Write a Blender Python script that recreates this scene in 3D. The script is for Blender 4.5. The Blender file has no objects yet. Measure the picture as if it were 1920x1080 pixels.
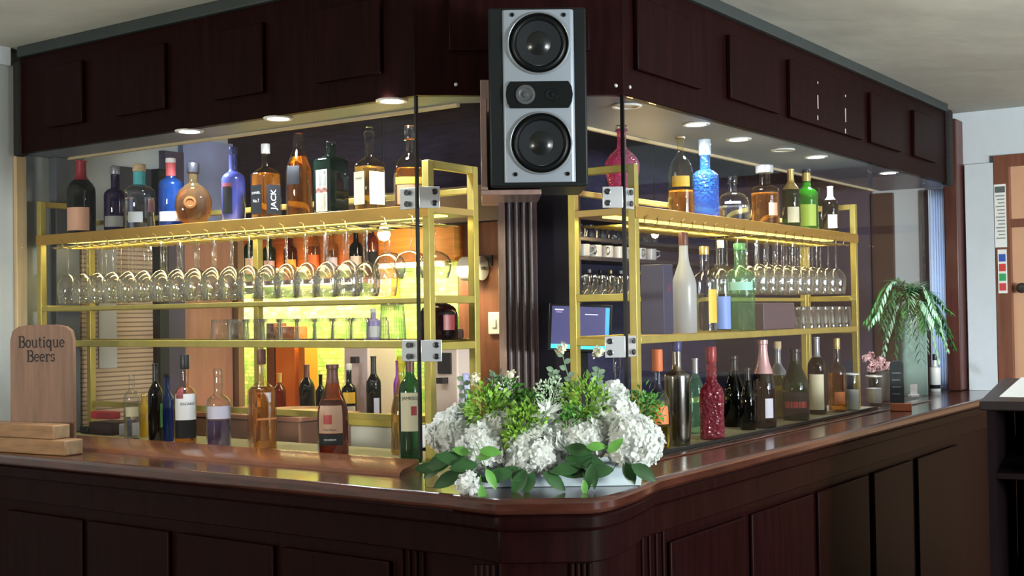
import bpy, bmesh, math, random
from mathutils import Vector, Matrix
random.seed(7)
PI = math.pi
S = bpy.context.scene
COL = S.collection

# ------------------------------------------------------------------ camera
F_PX, PITCH, ROLL = 2316.27, 0.0211, -0.0146
CAM = Vector((0, 0, 1.55))
cp, sp, cr, sr = math.cos(PITCH), math.sin(PITCH), math.cos(ROLL), math.sin(ROLL)
FW = Vector((0, cp, sp)); _r = Vector((1, 0, 0)); _u = Vector((0, -sp, cp))
RI = _r * cr + _u * sr; UP = -_r * sr + _u * cr
cam_d = bpy.data.cameras.new('camera'); cam = bpy.data.objects.new('camera', cam_d); COL.objects.link(cam)
cam_d.sensor_width = 36; cam_d.lens = 36 * F_PX / 1920; cam_d.clip_start = 0.05
m = Matrix((RI, UP, -FW)).transposed().to_4x4(); m.translation = CAM
cam.matrix_world = m
S.camera = cam
S.view_settings.view_transform = 'Standard'; S.view_settings.look = 'None'
S.view_settings.gamma = 1; S.view_settings.exposure = 0.0; S.view_settings.use_curve_mapping = False
S.cycles.max_bounces = 12; S.cycles.transparent_max_bounces = 40; S.cycles.transmission_bounces = 10
S.cycles.glossy_bounces = 5; S.cycles.diffuse_bounces = 4
S.cycles.caustics_reflective = False; S.cycles.caustics_refractive = False
S.cycles.sample_clamp_indirect = 6

# ------------------------------------------------------------------ world and room light
wd = bpy.data.worlds.new('world'); S.world = wd; wd.use_nodes = True
wd.node_tree.nodes['Background'].inputs[0].default_value = (0.80, 0.88, 1.0, 1)
wd.node_tree.nodes['Background'].inputs[1].default_value = 0.07

def lamp(name, kind, loc, energy, color, size=0.1, aim=None, spot=None, size_y=None, blend=0.6):
    d = bpy.data.lights.new(name, kind); d.energy = energy; d.color = color
    if kind == 'AREA':
        d.size = size
        if size_y: d.shape = 'RECTANGLE'; d.size_y = size_y
    else:
        d.shadow_soft_size = size
    if spot: d.spot_size = spot; d.spot_blend = blend
    o = bpy.data.objects.new(name, d); COL.objects.link(o); o.location = loc
    if aim is not None:
        o.rotation_euler = (Vector(aim) - Vector(loc)).to_track_quat('-Z', 'Y').to_euler()
    return o
# daylight from the windows of the lounge behind and beside the viewer
lamp('window_daylight', 'AREA', (5.0, 0.3, 1.6), 205, (0.74, 0.88, 1.0), 2.4, (1.4, 4.8, 1.5), size_y=1.6)
lamp('window_daylight', 'AREA', (-2.4, -2.4, 1.6), 7, (0.95, 0.97, 0.92), 2.0, (-.3, 4.5, 1.6), size_y=1.4)
# added fill lights, unseen outside the view, that brighten the ceiling
lamp('ceiling_fill', 'AREA', (3.6, 0.6, 1.5), 300, (.97, 1.0, 0.93), .6, (3.3, 2.8, 2.62), size_y=.4)
lamp('ceiling_fill', 'AREA', (-3.0, 0.6, 1.5), 95, (1.0, 0.96, 0.82), .6, (-2.2, 2.6, 2.62), size_y=.4)

# ------------------------------------------------------------------ frames of the two bar wings
A1, A2 = -0.9582, 0.6128
PL = Vector((-0.2782, 3.6614, 0)); PR = Vector((0.3428, 3.7059, 0))
D1 = Vector((math.sin(A1), math.cos(A1), 0)); D2 = Vector((math.sin(A2), math.cos(A2), 0))
ROTL = math.atan2(-D1.y, -D1.x); ROTR = math.atan2(D2.y, D2.x)
FX = (PR - PL).normalized(); FY = Vector((-FX.y, FX.x, 0)); ROTF = math.atan2(FX.y, FX.x)
FWID = (PR - PL).length
def W(fr, u, w, z=0):
    if fr == 'L': p = PL + D1 * u + D2 * w
    elif fr == 'R': p = PR + D2 * u + D1 * w
    elif fr == 'F': p = PL + FX * u + FY * w
    else: p = Vector((u, w, 0))
    return Vector((p.x, p.y, z))
ROT = {'L': ROTL, 'R': ROTR, 'F': ROTF, 'W': 0}
def ray(x, y): return FW + RI * ((x - 960) / F_PX) + UP * ((540 - y) / F_PX)
def on_z(x, y, z):
    d = ray(x, y); return CAM + d * ((z - CAM.z) / d.z)
def hit(fr, x, y, w):           # where the sight line meets the plane at inset w of a wing: along, height, distance
    n, P0, a = {'L': (D2, PL, D1), 'R': (D1, PR, D2), 'F': (FY, PL, FX)}[fr]
    P0 = P0 + n * w; d = ray(x, y); t = (P0 - CAM).dot(n) / d.dot(n); P = CAM + d * t
    return (P - P0).dot(a), P.z, t
def uw(fr, P):
    if fr == 'L': return (P - PL).dot(D1), (P - PL).dot(D2)
    if fr == 'R': return (P - PR).dot(D2), (P - PR).dot(D1)
    return (P - PL).dot(FX), (P - PL).dot(FY)

# ------------------------------------------------------------------ mesh helpers
class MB:
    def __init__(s): s.v = []; s.f = []
    def add(s, vs, fs):
        b = len(s.v); s.v += [Vector(v) for v in vs]; s.f += [tuple(i + b for i in f) for f in fs]; return s
    def box(s, x0, x1, y0, y1, z0, z1):
        v = [(x, y, z) for z in (z0, z1) for y in (y0, y1) for x in (x0, x1)]
        return s.add(v, [(0, 2, 3, 1), (4, 5, 7, 6), (0, 1, 5, 4), (2, 6, 7, 3), (0, 4, 6, 2), (1, 3, 7, 5)])
    def fbox(s, fr, u0, u1, w0, w1, z0, z1):
        v = [W(fr, u, w, z) for z in (z0, z1) for w in (w0, w1) for u in (u0, u1)]
        return s.add(v, [(0, 2, 3, 1), (4, 5, 7, 6), (0, 1, 5, 4), (2, 6, 7, 3), (0, 4, 6, 2), (1, 3, 7, 5)])
    def prism(s, poly, z0, z1):
        n = len(poly)
        v = [(p[0], p[1], z0) for p in poly] + [(p[0], p[1], z1) for p in poly]
        return s.add(v, [tuple(range(n))[::-1], tuple(range(n, 2 * n))] + [(i, (i + 1) % n, n + (i + 1) % n, n + i) for i in range(n)])
    def loft(s, rings, n=24, cap=True, rot=0.0):
        vs = []; idx = []
        for R in rings:
            r, z = R[0], R[1]; p = R[2] if len(R) > 2 else 2; ys = R[3] if len(R) > 3 else 1
            if r <= 1e-6: idx.append([len(vs)]); vs.append((0, 0, z)); continue
            row = []
            for k in range(n):
                t = 2 * PI * (k + .5) / n + rot
                x, y = ring_pt(r, p, ys, t); row.append(len(vs)); vs.append((x, y, z))
            idx.append(row)
        fs = []
        for a, b in zip(idx, idx[1:]):
            if len(a) == 1 and len(b) == 1: continue
            if len(a) == 1: fs += [(a[0], b[(k + 1) % n], b[k]) for k in range(n)]
            elif len(b) == 1: fs += [(a[k], a[(k + 1) % n], b[0]) for k in range(n)]
            else: fs += [(a[k], a[(k + 1) % n], b[(k + 1) % n], b[k]) for k in range(n)]
        if cap:
            if len(idx[0]) > 1: fs.append(tuple(idx[0][::-1]))
            if len(idx[-1]) > 1: fs.append(tuple(idx[-1]))
        return s.add(vs, fs)
    def tube(s, pts, r, n=8, taper=None):
        pts = [Vector(p) for p in pts]; rows = []; vs = []
        ref = Vector((0, 0, 1))
        for i, p in enumerate(pts):
            t = (pts[min(i + 1, len(pts) - 1)] - pts[max(i - 1, 0)]).normalized()
            a = t.cross(ref)
            if a.length < 1e-3: a = t.cross(Vector((1, 0, 0)))
            a.normalize(); b = t.cross(a)
            rr = r if taper is None else r * (1 + (taper - 1) * i / (len(pts) - 1))
            rows.append([len(vs) + k for k in range(n)])
            vs += [p + a * (rr * math.cos(2 * PI * k / n)) + b * (rr * math.sin(2 * PI * k / n)) for k in range(n)]
        fs = [(x[k], x[(k + 1) % n], y[(k + 1) % n], y[k]) for x, y in zip(rows, rows[1:]) for k in range(n)]
        fs += [tuple(rows[0][::-1]), tuple(rows[-1])]
        return s.add(vs, fs)
    def xf(s, M, start=0):
        for i in range(start, len(s.v)): s.v[i] = M @ s.v[i]
        return s
def ring_pt(r, p, ys, t):
    c, q = math.cos(t), math.sin(t)
    k = (abs(c) ** p + abs(q) ** p) ** (-1 / p)
    return r * k * c, r * ys * k * q

def obj(name, mb, mat, parent=None, world=False, smooth=True, bevel=0, recalc=True, sharp=35):
    me = bpy.data.meshes.new(name)
    off = Vector(parent.location) if (world and parent) else Vector((0, 0, 0))
    g = parent
    if world and parent and parent.parent: off = off + Vector(parent.parent.location)
    me.from_pydata([tuple(v - off) for v in mb.v], [], mb.f)
    if recalc:
        b = bmesh.new(); b.from_mesh(me); bmesh.ops.recalc_face_normals(b, faces=b.faces); b.to_mesh(me); b.free()
    if smooth:
        me.polygons.foreach_set('use_smooth', [True] * len(me.polygons))
        me.set_sharp_from_angle(angle=math.radians(sharp))
    o = bpy.data.objects.new(name, me); COL.objects.link(o)
    for mm in (mat if isinstance(mat, (list, tuple)) else [mat]): me.materials.append(mm)
    if parent: o.parent = parent
    if bevel:
        bm = o.modifiers.new('bevel', 'BEVEL'); bm.width = bevel; bm.segments = 2; bm.limit_method = 'ANGLE'
    return o
def thing(name, label, cat, loc=(0, 0, 0), rz=0, group=None):
    o = bpy.data.objects.new(name, None); COL.objects.link(o); o.empty_display_size = .05
    o.location = loc; o.rotation_euler = (0, 0, rz); o['label'] = label; o['category'] = cat
    if group: o['group'] = group
    return o
def tag(o, label, cat, group=None):
    o['label'] = label; o['category'] = cat
    if group: o['group'] = group
    return o
def struct(name, mb, mat, **k):
    k.setdefault('smooth', False)
    o = obj(name, mb, mat, **k); o['kind'] = 'structure'; return o
def dup(root, loc, rz, label=None, group=None):
    r = root.copy(); COL.objects.link(r); r.location = loc; r.rotation_euler = (0, 0, rz)
    if label: r['label'] = label
    if group: r['group'] = group
    for ch in list(root.children):
        c = ch.copy(); COL.objects.link(c); c.parent = r
        for g in list(ch.children):
            d = g.copy(); COL.objects.link(d); d.parent = c
    return r
ORD = 'first second third fourth fifth sixth seventh eighth ninth tenth eleventh twelfth thirteenth fourteenth fifteenth sixteenth seventeenth eighteenth nineteenth twentieth'.split()

# ------------------------------------------------------------------ materials
MATS = {}
def mat(name, base, rough=.5, metal=0, emis=None, estr=0, noise=0, nscale=8, bump=0, bscale=40, spec=.5, stretch=None, coat=0, base2=None, trans=0, ior=1.45):
    if name in MATS: return MATS[name]
    M = bpy.data.materials.new(name); M.use_nodes = True; nt = M.node_tree; b = nt.nodes['Principled BSDF']
    b.inputs['Base Color'].default_value = (*base, 1); b.inputs['Roughness'].default_value = rough
    b.inputs['Metallic'].default_value = metal; b.inputs['Specular IOR Level'].default_value = spec
    b.inputs['Coat Weight'].default_value = coat; b.inputs['Coat Roughness'].default_value = .12
    b.inputs['Transmission Weight'].default_value = trans; b.inputs['IOR'].default_value = ior
    if emis: b.inputs['Emission Color'].default_value = (*emis, 1); b.inputs['Emission Strength'].default_value = estr
    if noise or bump:
        tc = nt.nodes.new('ShaderNodeTexCoord'); mp = nt.nodes.new('ShaderNodeMapping')
        nt.links.new(tc.outputs['Object'], mp.inputs[0])
        if stretch: mp.inputs['Scale'].default_value = stretch
        if noise:
            nz = nt.nodes.new('ShaderNodeTexNoise'); nz.inputs['Scale'].default_value = nscale; nz.inputs['Detail'].default_value = 6
            nt.links.new(mp.outputs[0], nz.inputs['Vector'])
            rp = nt.nodes.new('ShaderNodeValToRGB'); e = rp.color_ramp.elements
            c2 = base2 or tuple(c * (1 - noise) for c in base)
            e[0].position = .32; e[0].color = (*c2, 1); e[1].position = .68; e[1].color = (*base, 1)
            nt.links.new(nz.outputs['Fac'], rp.inputs[0]); nt.links.new(rp.outputs[0], b.inputs['Base Color'])
        if bump:
            n2 = nt.nodes.new('ShaderNodeTexNoise'); n2.inputs['Scale'].default_value = bscale; n2.inputs['Detail'].default_value = 4
            nt.links.new(mp.outputs[0], n2.inputs['Vector'])
            bp = nt.nodes.new('ShaderNodeBump'); bp.inputs['Strength'].default_value = bump; bp.inputs['Distance'].default_value = .01
            nt.links.new(n2.outputs['Fac'], bp.inputs['Height']); nt.links.new(bp.outputs[0], b.inputs['Normal'])
    MATS[name] = M; return M
def glass(name, col=(1, 1, 1), milk=0.0, gl=1.0, edge=3.0, rough=0.0, bump=0, bscale=60, milk_col=None, ior=1.5):
    if name in MATS: return MATS[name]
    M = bpy.data.materials.new(name); M.use_nodes = True; nt = M.node_tree; N = nt.nodes; Lk = nt.links
    for n in list(N): N.remove(n)
    out = N.new('ShaderNodeOutputMaterial'); tr = N.new('ShaderNodeBsdfTransparent'); gs = N.new('ShaderNodeBsdfGlossy')
    gs.inputs['Roughness'].default_value = rough + .02
    fr = N.new('ShaderNodeFresnel'); ge = N.new('ShaderNodeNewGeometry'); mr = N.new('ShaderNodeMapRange')
    mr.inputs['To Min'].default_value = ior; mr.inputs['To Max'].default_value = 1 / ior
    Lk.new(ge.outputs['Backfacing'], mr.inputs['Value']); Lk.new(mr.outputs[0], fr.inputs['IOR'])
    lw = N.new('ShaderNodeLayerWeight'); lw.inputs['Blend'].default_value = .35
    mx = N.new('ShaderNodeMix'); mx.data_type = 'RGBA'
    mx.inputs[6].default_value = (*col, 1); mx.inputs[7].default_value = (*[max(c, .02) ** edge * .8 for c in col], 1)
    Lk.new(lw.outputs['Facing'], mx.inputs[0]); Lk.new(mx.outputs[2], tr.inputs['Color'])
    base = tr
    if milk:
        df = N.new('ShaderNodeBsdfDiffuse'); df.inputs['Color'].default_value = (*(milk_col or col), 1)
        tl = N.new('ShaderNodeBsdfTranslucent'); tl.inputs['Color'].default_value = (*(milk_col or col), 1)
        a = N.new('ShaderNodeMixShader'); Lk.new(df.outputs[0], a.inputs[1]); Lk.new(tl.outputs[0], a.inputs[2])
        m2 = N.new('ShaderNodeMixShader'); m2.inputs[0].default_value = milk
        Lk.new(tr.outputs[0], m2.inputs[1]); Lk.new(a.outputs[0], m2.inputs[2]); base = m2
    ml = N.new('ShaderNodeMath'); ml.operation = 'MULTIPLY'; ml.inputs[1].default_value = gl; ml.use_clamp = True
    Lk.new(fr.outputs[0], ml.inputs[0])
    ms = N.new('ShaderNodeMixShader'); Lk.new(ml.outputs[0], ms.inputs[0]); Lk.new(base.outputs[0], ms.inputs[1]); Lk.new(gs.outputs[0], ms.inputs[2])
    if bump:
        tc = N.new('ShaderNodeTexCoord'); v = N.new('ShaderNodeTexVoronoi'); v.inputs['Scale'].default_value = bscale
        Lk.new(tc.outputs['Object'], v.inputs['Vector']); bp = N.new('ShaderNodeBump'); bp.inputs['Strength'].default_value = bump; bp.inputs['Distance'].default_value = .006
        Lk.new(v.outputs['Distance'], bp.inputs['Height'])
        for q in (gs.inputs['Normal'], fr.inputs['Normal'], lw.inputs['Normal']) + ((df.inputs['Normal'],) if milk else ()): Lk.new(bp.outputs[0], q)
    Lk.new(ms.outputs[0], out.inputs[0]); MATS[name] = M; return M
def liquid(name, col, milk=.22):
    if name in MATS: return MATS[name]
    M = bpy.data.materials.new(name); M.use_nodes = True; nt = M.node_tree; N = nt.nodes; b = N['Principled BSDF']
    b.inputs['Base Color'].default_value = (*col, 1); b.inputs['Transmission Weight'].default_value = 1
    b.inputs['IOR'].default_value = 1.33; b.inputs['Roughness'].default_value = .03
    tl = N.new('ShaderNodeBsdfTranslucent'); tl.inputs['Color'].default_value = (*[c ** .7 for c in col], 1)
    ms = N.new('ShaderNodeMixShader'); ms.inputs[0].default_value = milk
    out = N['Material Output']; nt.links.new(b.outputs[0], ms.inputs[1]); nt.links.new(tl.outputs[0], ms.inputs[2]); nt.links.new(ms.outputs[0], out.inputs[0])
    MATS[name] = M; return M

def brick_mat(name, c1, c2, mortar, scale, bw=.5, rh=.25, ms=.02, rough=.4, offset=.5, bump=.3, axis='xz', rotz=0):
    M = bpy.data.materials.new(name); M.use_nodes = True; nt = M.node_tree; N = nt.nodes; b = N['Principled BSDF']
    tc = N.new('ShaderNodeTexCoord'); mp = N.new('ShaderNodeMapping'); mp.inputs['Rotation'].default_value = (0, 0, -rotz)
    sep = N.new('ShaderNodeSeparateXYZ'); cmb = N.new('ShaderNodeCombineXYZ')
    nt.links.new(tc.outputs['Object'], mp.inputs[0]); nt.links.new(mp.outputs[0], sep.inputs[0])
    nt.links.new(sep.outputs['X'], cmb.inputs['X']); nt.links.new(sep.outputs['Z'], cmb.inputs['Y'])
    br = N.new('ShaderNodeTexBrick'); br.inputs['Color1'].default_value = (*c1, 1); br.inputs['Color2'].default_value = (*c2, 1); br.inputs['Mortar'].default_value = (*mortar, 1)
    br.inputs['Scale'].default_value = scale; br.inputs['Brick Width'].default_value = bw; br.inputs['Row Height'].default_value = rh; br.inputs['Mortar Size'].default_value = ms; br.offset = offset
    nt.links.new(cmb.outputs[0], br.inputs['Vector']); nt.links.new(br.outputs['Color'], b.inputs['Base Color']); b.inputs['Roughness'].default_value = rough
    bp = N.new('ShaderNodeBump'); bp.inputs['Strength'].default_value = bump; bp.invert = True; nt.links.new(br.outputs['Fac'], bp.inputs['Height']); nt.links.new(bp.outputs[0], b.inputs['Normal'])
    return M

mahog = mat('mahogany', (.0125, .0027, .0026), .45, noise=.45, nscale=5, stretch=(9, 9, .7), spec=.06)
mahog_red = mat('worktop_wood', (.075, .022, .014), .20, noise=.5, nscale=6, stretch=(1.5, 1.5, 9), coat=.4)
cornice = mat('cornice_paint', (.028, .036, .036), .5, noise=.2, nscale=9)
foam = mat('black_foam', (.012, .011, .011), .9, bump=.8, bscale=60)
paint_white = mat('painted_plaster', (.60, .65, .70), .7, noise=.10, nscale=2.5, bump=.15, bscale=30)
soffit_m = mat('soffit_paint', (.17, .20, .29), .45, noise=.15, nscale=2)
beige_trim = mat('pale_trim', (.55, .45, .28), .5)
gold = mat('gold_paint', (.57, .46, .12), .38, metal=.55, noise=.15, nscale=20)
chrome = mat('brushed_steel', (.72, .74, .78), .28, metal=.6)
steel_dark = mat('dark_steel', (.10, .10, .11), .3, metal=.9)
black = mat('black_plastic', (.008, .009, .011), .4, spec=.3)
black_seal = mat('black_seal', (.006, .006, .007), .5)
plum = mat('plum_boards', (.042, .040, .095), .40, noise=.45, nscale=5, stretch=(2, 2, 12))
plum_v = mat('plum_uprights', (.075, .060, .105), .42, noise=.3, nscale=5)
bluegrey = mat('bluegrey_boards', (.27, .33, .60), .45, noise=.25, nscale=6)
pine = mat('pine_strip', (.62, .46, .26), .55, noise=.25, nscale=5, stretch=(8, 8, .6))
oak = mat('sign_wood', (.20, .105, .066), .6, noise=.35, nscale=5, stretch=(10, 10, .8))
block_wood = mat('block_wood', (.32, .17, .08), .55, noise=.35, nscale=6, stretch=(2, 2, 9))
pinkwood = mat('pink_brown_wood', (.44, .20, .13), .5, noise=.3, nscale=4, stretch=(6, 6, .8))
redwood = mat('red_brown_panel', (.22, .085, .05), .45, noise=.35, nscale=5, stretch=(7, 7, .8))
letter = mat('burnt_letters', (.010, .008, .008), .7)
white_m = mat('white_gloss', (.78, .78, .76), .35)
white_matt = mat('white_paper', (.75, .75, .72), .7)
cream = mat('cream_paper', (.72, .66, .46), .7)
pane = glass('pane_glass', (.985, .99, .992), gl=.28, edge=1.1)
clear = glass('clear_glass', (.955, .965, .965), gl=1.6, edge=7)
stem_glass = glass('stemware_glass', (.985, .985, .98), gl=2.8, edge=5, milk=.03, milk_col=(.9, .9, .88))
def led(name, col, s):
    return mat(name, col, .5, emis=col, estr=s)
led_yellow = led('led_yellow', (1.0, .88, .42), 24)
down_on = led('downlight_glow', (.93, .96, 1.0), 60)

# ================================================================== the room
ZC, ZF, ZW, ZT = 1.10, 2.205, 2.577, 2.62       # counter, canopy underside, canopy boards' top, ceiling
BL = 1.7                                          # back wall of the left wing
uP = hit('L', 975, 560, BL)[0]; PIL = W('L', uP, BL); BR = uw('R', PIL)[1]; uPR = uw('R', PIL)[0]
UEND_L, UEND_R = 2.06, 3.74
HB = 1.12                                         # where the end wall of the left wing stops and the room runs on

floor_m = mat('floor_boards', (.16, .11, .08), .5, noise=.4, nscale=4, stretch=(1, 8, 1))
struct('floor', MB().box(-6.5, 8.5, -4.5, 11, -.08, 0), floor_m)
ceil_m = mat('ceiling_artex', (.56, .57, .50), .85, noise=.32, nscale=1.1, bump=.5, bscale=6, base2=(.40, .40, .36))
struct('ceiling', MB().box(-6.5, 8.5, -4.5, 11, ZT, ZT + .08), ceil_m)
# left wall: runs across the end of the left wing, out into the lounge
struct('wall_left', MB().fbox('L', UEND_L, UEND_L + .12, -5.5, HB, 0, ZT), mat('left_plaster_dimmed', (.43, .46, .46), .7, noise=.10, nscale=2.5, bump=.15, bscale=30))  # same white plaster, darkened in colour to stand in for dimmer light
struct('trim_1', MB().fbox('L', UEND_L - .035, UEND_L, -5.5, -.02, ZT - .07, ZT), paint_white)
lw2 = mat('far_room_paint', (.20, .13, .10), .7)
struct('wall_far_left', MB().fbox('L', 4.2, 4.3, HB - .2, BL + .1, 0, ZT), lw2)
struct('wall_behind_left', MB().fbox('L', UEND_L + .12, 4.2, HB - .1, HB, 0, ZT), lw2)
# right wall across the end of the right wing, with the door to the hall
ud = [uw('R', CAM + ray(x, 560) * 1)[0] for x in (0,)]
def right_w(px):                                  # inset along the right wall of a column of the picture
    d = ray(px, 560); P0 = W('R', UEND_R, 0); t = (P0 - CAM).dot(D2) / d.dot(D2); return uw('R', CAM + d * t)[1]
def right_z(px, py):
    d = ray(px, py); P0 = W('R', UEND_R, 0); t = (P0 - CAM).dot(D2) / d.dot(D2); return (CAM + d * t).z
wd0, wd1 = right_w(1871), -2.2
zd = right_z(1880, 292)
struct('wall_right', MB().fbox('R', UEND_R, UEND_R + .12, wd0, BR, 0, ZT).fbox('R', UEND_R, UEND_R + .12, wd1, wd0, zd, ZT), paint_white)
struct('wall_right_far', MB().fbox('R', UEND_R, UEND_R + .12, -6, wd1, 0, ZT), paint_white)
struct('trim_2', MB().fbox('R', UEND_R - .035, UEND_R - .001, wd0 + .004, -.008, ZC + .001, right_z(1840, 308)), paint_white)
door_frame = struct('trim_3', MB().fbox('R', UEND_R - .03, UEND_R + .13, wd0 - .075, wd0, 0, zd).fbox('R', UEND_R - .03, UEND_R + .13, wd1, wd0 - .075, zd - .06, zd), mat('door_frame_wood', (.20, .075, .045), .4, noise=.3, nscale=5, stretch=(8, 8, .7)))
d3 = struct('door_1', MB().fbox('R', UEND_R + .02, UEND_R + .07, wd1, wd0 - .075, 0, zd - .06), mat('door_peach', (.62, .36, .22), .45, noise=.15, nscale=3))
rail = obj('door_rail', MB().fbox('R', UEND_R + .012, UEND_R + .02, wd1, wd0 - .075, right_z(1905, 426), right_z(1905, 410)), door_frame.data.materials[0], smooth=False); rail.parent = d3
kb = obj('door_handle', MB().loft([(0, 0), (.012, 0), (.012, .03), (.026, .04), (.028, .055), (.018, .068), (0, .07)], 16).xf(Matrix.Translation(W('R', UEND_R + .02, right_w(1919), right_z(1919, 540))) @ Matrix.Rotation(ROTR, 4, 'Z') @ Matrix.Rotation(-PI / 2, 4, 'Y')), steel_dark); kb.parent = d3

# back walls of the bar: two wings meeting at a fluted pillar
tiles = brick_mat('mosaic_tiles', (.42, .68, .20), (.80, .85, .44), (.46, .52, .20), 1.0, .045, .020, .002, .3, rotz=ROTL, bump=.3)
_nt = tiles.node_tree; _nz = _nt.nodes.new('ShaderNodeTexNoise'); _nz.inputs['Scale'].default_value = 16; _nz.inputs['Detail'].default_value = 5
_tc = [n for n in _nt.nodes if n.type == 'TEX_COORD'][0]; _nt.links.new(_tc.outputs['Object'], _nz.inputs['Vector'])
_rp = _nt.nodes.new('ShaderNodeValToRGB'); _rp.color_ramp.elements[0].position = .40; _rp.color_ramp.elements[0].color = (.42, .74, .30, 1); _rp.color_ramp.elements[1].position = .62; _rp.color_ramp.elements[1].color = (1, 1, .8, 1)
_mx = _nt.nodes.new('ShaderNodeMix'); _mx.data_type = 'RGBA'; _mx.blend_type = 'MULTIPLY'; _mx.inputs[0].default_value = .8
_br = [n for n in _nt.nodes if n.type == 'TEX_BRICK'][0]
_nt.links.new(_nz.outputs['Fac'], _rp.inputs[0]); _nt.links.new(_br.outputs['Color'], _mx.inputs[6]); _nt.links.new(_rp.outputs[0], _mx.inputs[7]); _nt.links.new(_mx.outputs[2], _nt.nodes['Principled BSDF'].inputs['Base Color'])
struct('wall_back_left', MB().fbox('L', uP, 4.2, BL, BL + .1, 0, ZT), plum)
struct('wall_back_right', MB().fbox('R', uPR, UEND_R + .12, BR, BR + .1, 0, ZT), plum)
tp = obj('tile_splashback', MB().fbox('L', uP + .34, 4.15, BL - .012, BL - .001, 1.08, 1.798), tiles, smooth=False)
tag(tp, 'green and yellow mosaic tile splashback glowing behind the left shelving', 'splashback')
beam = obj('lit_beam', MB().fbox('L', uP + .30, 4.15, BL - .09, BL - .001, 1.80, 1.96), mat('orange_wood', (.75, .30, .06), .4, noise=.3, nscale=6, stretch=(1, 1, 12)), smooth=False, bevel=.004)
tag(beam, 'orange wooden beam above the mosaic tiles behind the bar', 'beam')
pan = obj('wall_panel', MB().fbox('L', uP + .06, uP + .33, BL - .02, BL - .001, 0, 1.97), redwood, smooth=False, bevel=.003); pan['kind'] = 'structure'
upp = obj('wall_band', MB().fbox('L', uP + .06, uP + 1.05, BL - .03, BL - .001, 1.975, 2.14), mat('grey_beige_band', (.30, .25, .21), .6), smooth=False); upp['kind'] = 'structure'
# pillar with reeds
pr = thing('corner_pillar', 'dark reeded wooden pillar at the inner corner behind the speaker', 'pillar', PIL)
mb = MB(); mb.box(-.085, .075, -.09, .07, 0, ZT); obj('shaft', mb.xf(Matrix.Rotation(.05, 4, 'Z')), mat('pillar_wood', (.065, .035, .040), .35, noise=.3, nscale=5, stretch=(8, 8, .6)), pr, bevel=.004)
for k in range(4):
    mb = MB().tube([(-.045 + .032 * k, -.095, 0.9), (-.045 + .032 * k, -.095, ZT - .02)], .010, 8)
    obj('reed', mb, MATS['pillar_wood'], pr)
obj('corner_bead', MB().box(-.094, -.062, -.105, -.080, .9, ZT - .02), mat('pale_edge', (.42, .27, .20), .45, noise=.5, nscale=6, stretch=(4, 4, 1)), pr, bevel=.003)  # paler strip along the pillar's left edge
sw = thing('light_switch', 'small white switch plate on the red-brown panel beside the pillar', 'switch', W('L', uP + .12, BL - .021, hit('L', 940, 606, BL)[1]), ROTL)
obj('plate', MB().box(-.035, .035, -.012, 0, -.05, .05), white_m, sw, bevel=.004); obj('rocker', MB().box(-.012, .012, -.017, -.012, -.02, .02), white_m, sw, bevel=.002)
pt = thing('paper_roll', 'white paper roll on a holder on the red-brown panel', 'paper roll', W('L', uP + .2, BL - .021, hit('L', 932, 503, BL)[1]), ROTL)
obj('roll', MB().loft([(.02, -.05), (.055, -.05), (.055, .05), (.02, .05)], 24).xf(Matrix.Translation((0, -.06, 0)) @ Matrix.Rotation(PI / 2, 4, 'Y')), white_matt, pt)
obj('bracket', MB().box(-.07, .07, -.012, 0, .01, .06).tube([(-.065, -.06, 0), (.065, -.06, 0)], .006), steel_dark, pt)

# end wall of the left wing: column, white boards, tiled strip, post, pink-brown door
def endL(u, w0, w1, z0, z1): return MB().fbox('L', UEND_L - u, UEND_L - .0005, w0, w1, z0, z1)
def end_w(px):
    d = ray(px, 560); P0 = W('L', UEND_L, 0); t = (P0 - CAM).dot(D1) / d.dot(D1); return uw('L', CAM + d * t)[1]
def end_z(px, py):
    d = ray(px, py); P0 = W('L', UEND_L, 0); t = (P0 - CAM).dot(D1) / d.dot(D1); return (CAM + d * t).z
c0, c1 = end_w(84), end_w(128); zc1 = end_z(106, 300)
cl = thing('end_column', 'dark grey column with moulded capital at far left of the bar', 'column', W('L', UEND_L - .03, (c0 + c1) / 2, 0), ROTL)
hw = (c1 - c0) / 2
obj('shaft', MB().box(0, .05, -hw, hw, ZC, zc1), mat('grey_column', (.11, .12, .15), .5, noise=.2), cl, bevel=.003)
obj('capital', MB().box(-.01, .06, -hw - .02, hw + .02, zc1, zc1 + .02).box(-.015, .065, -hw - .04, hw + .04, zc1 + .02, zc1 + .05), MATS['grey_column'], cl, bevel=.004)
tl2 = brick_mat('beige_tiles', (.52, .36, .22), (.60, .42, .27), (.25, .16, .10), 1.0, .8, .019, .003, .35, rotz=ROTR, bump=.4)
struct('wall_end_tiles', endL(.012, end_w(150), end_w(283), ZC - .1, end_z(200, 450)), tl2)
struct('trim_9', endL(.020, end_w(180), end_w(213), end_z(196, 690), end_z(196, 452)), mat('pale_board', (.50, .48, .45), .6))
struct('wall_end_upper', endL(.010, end_w(212), end_w(335), end_z(250, 452), ZF), mat('slate_board', (.035, .037, .048), .5, noise=.2))
struct('trim_4', endL(.06, end_w(283), end_w(300), ZC - .1, ZF), black_seal)
struct('trim_5', endL(.04, end_w(300), end_w(336), ZC - .2, end_z(310, 285)), plum_v)
dr = struct('door_2', endL(.03, end_w(336), HB - .01, .0, end_z(380, 452)), pinkwood)
struct('wall_end_planks', endL(.035, end_w(336), HB, end_z(380, 452), end_z(400, 268)), bluegrey)
struct('trim_6', MB().fbox('L', UEND_L - .06, UEND_L + .12, HB, HB + .035, 0, ZF), mat('brown_stop', (.22, .12, .06), .5))
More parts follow.
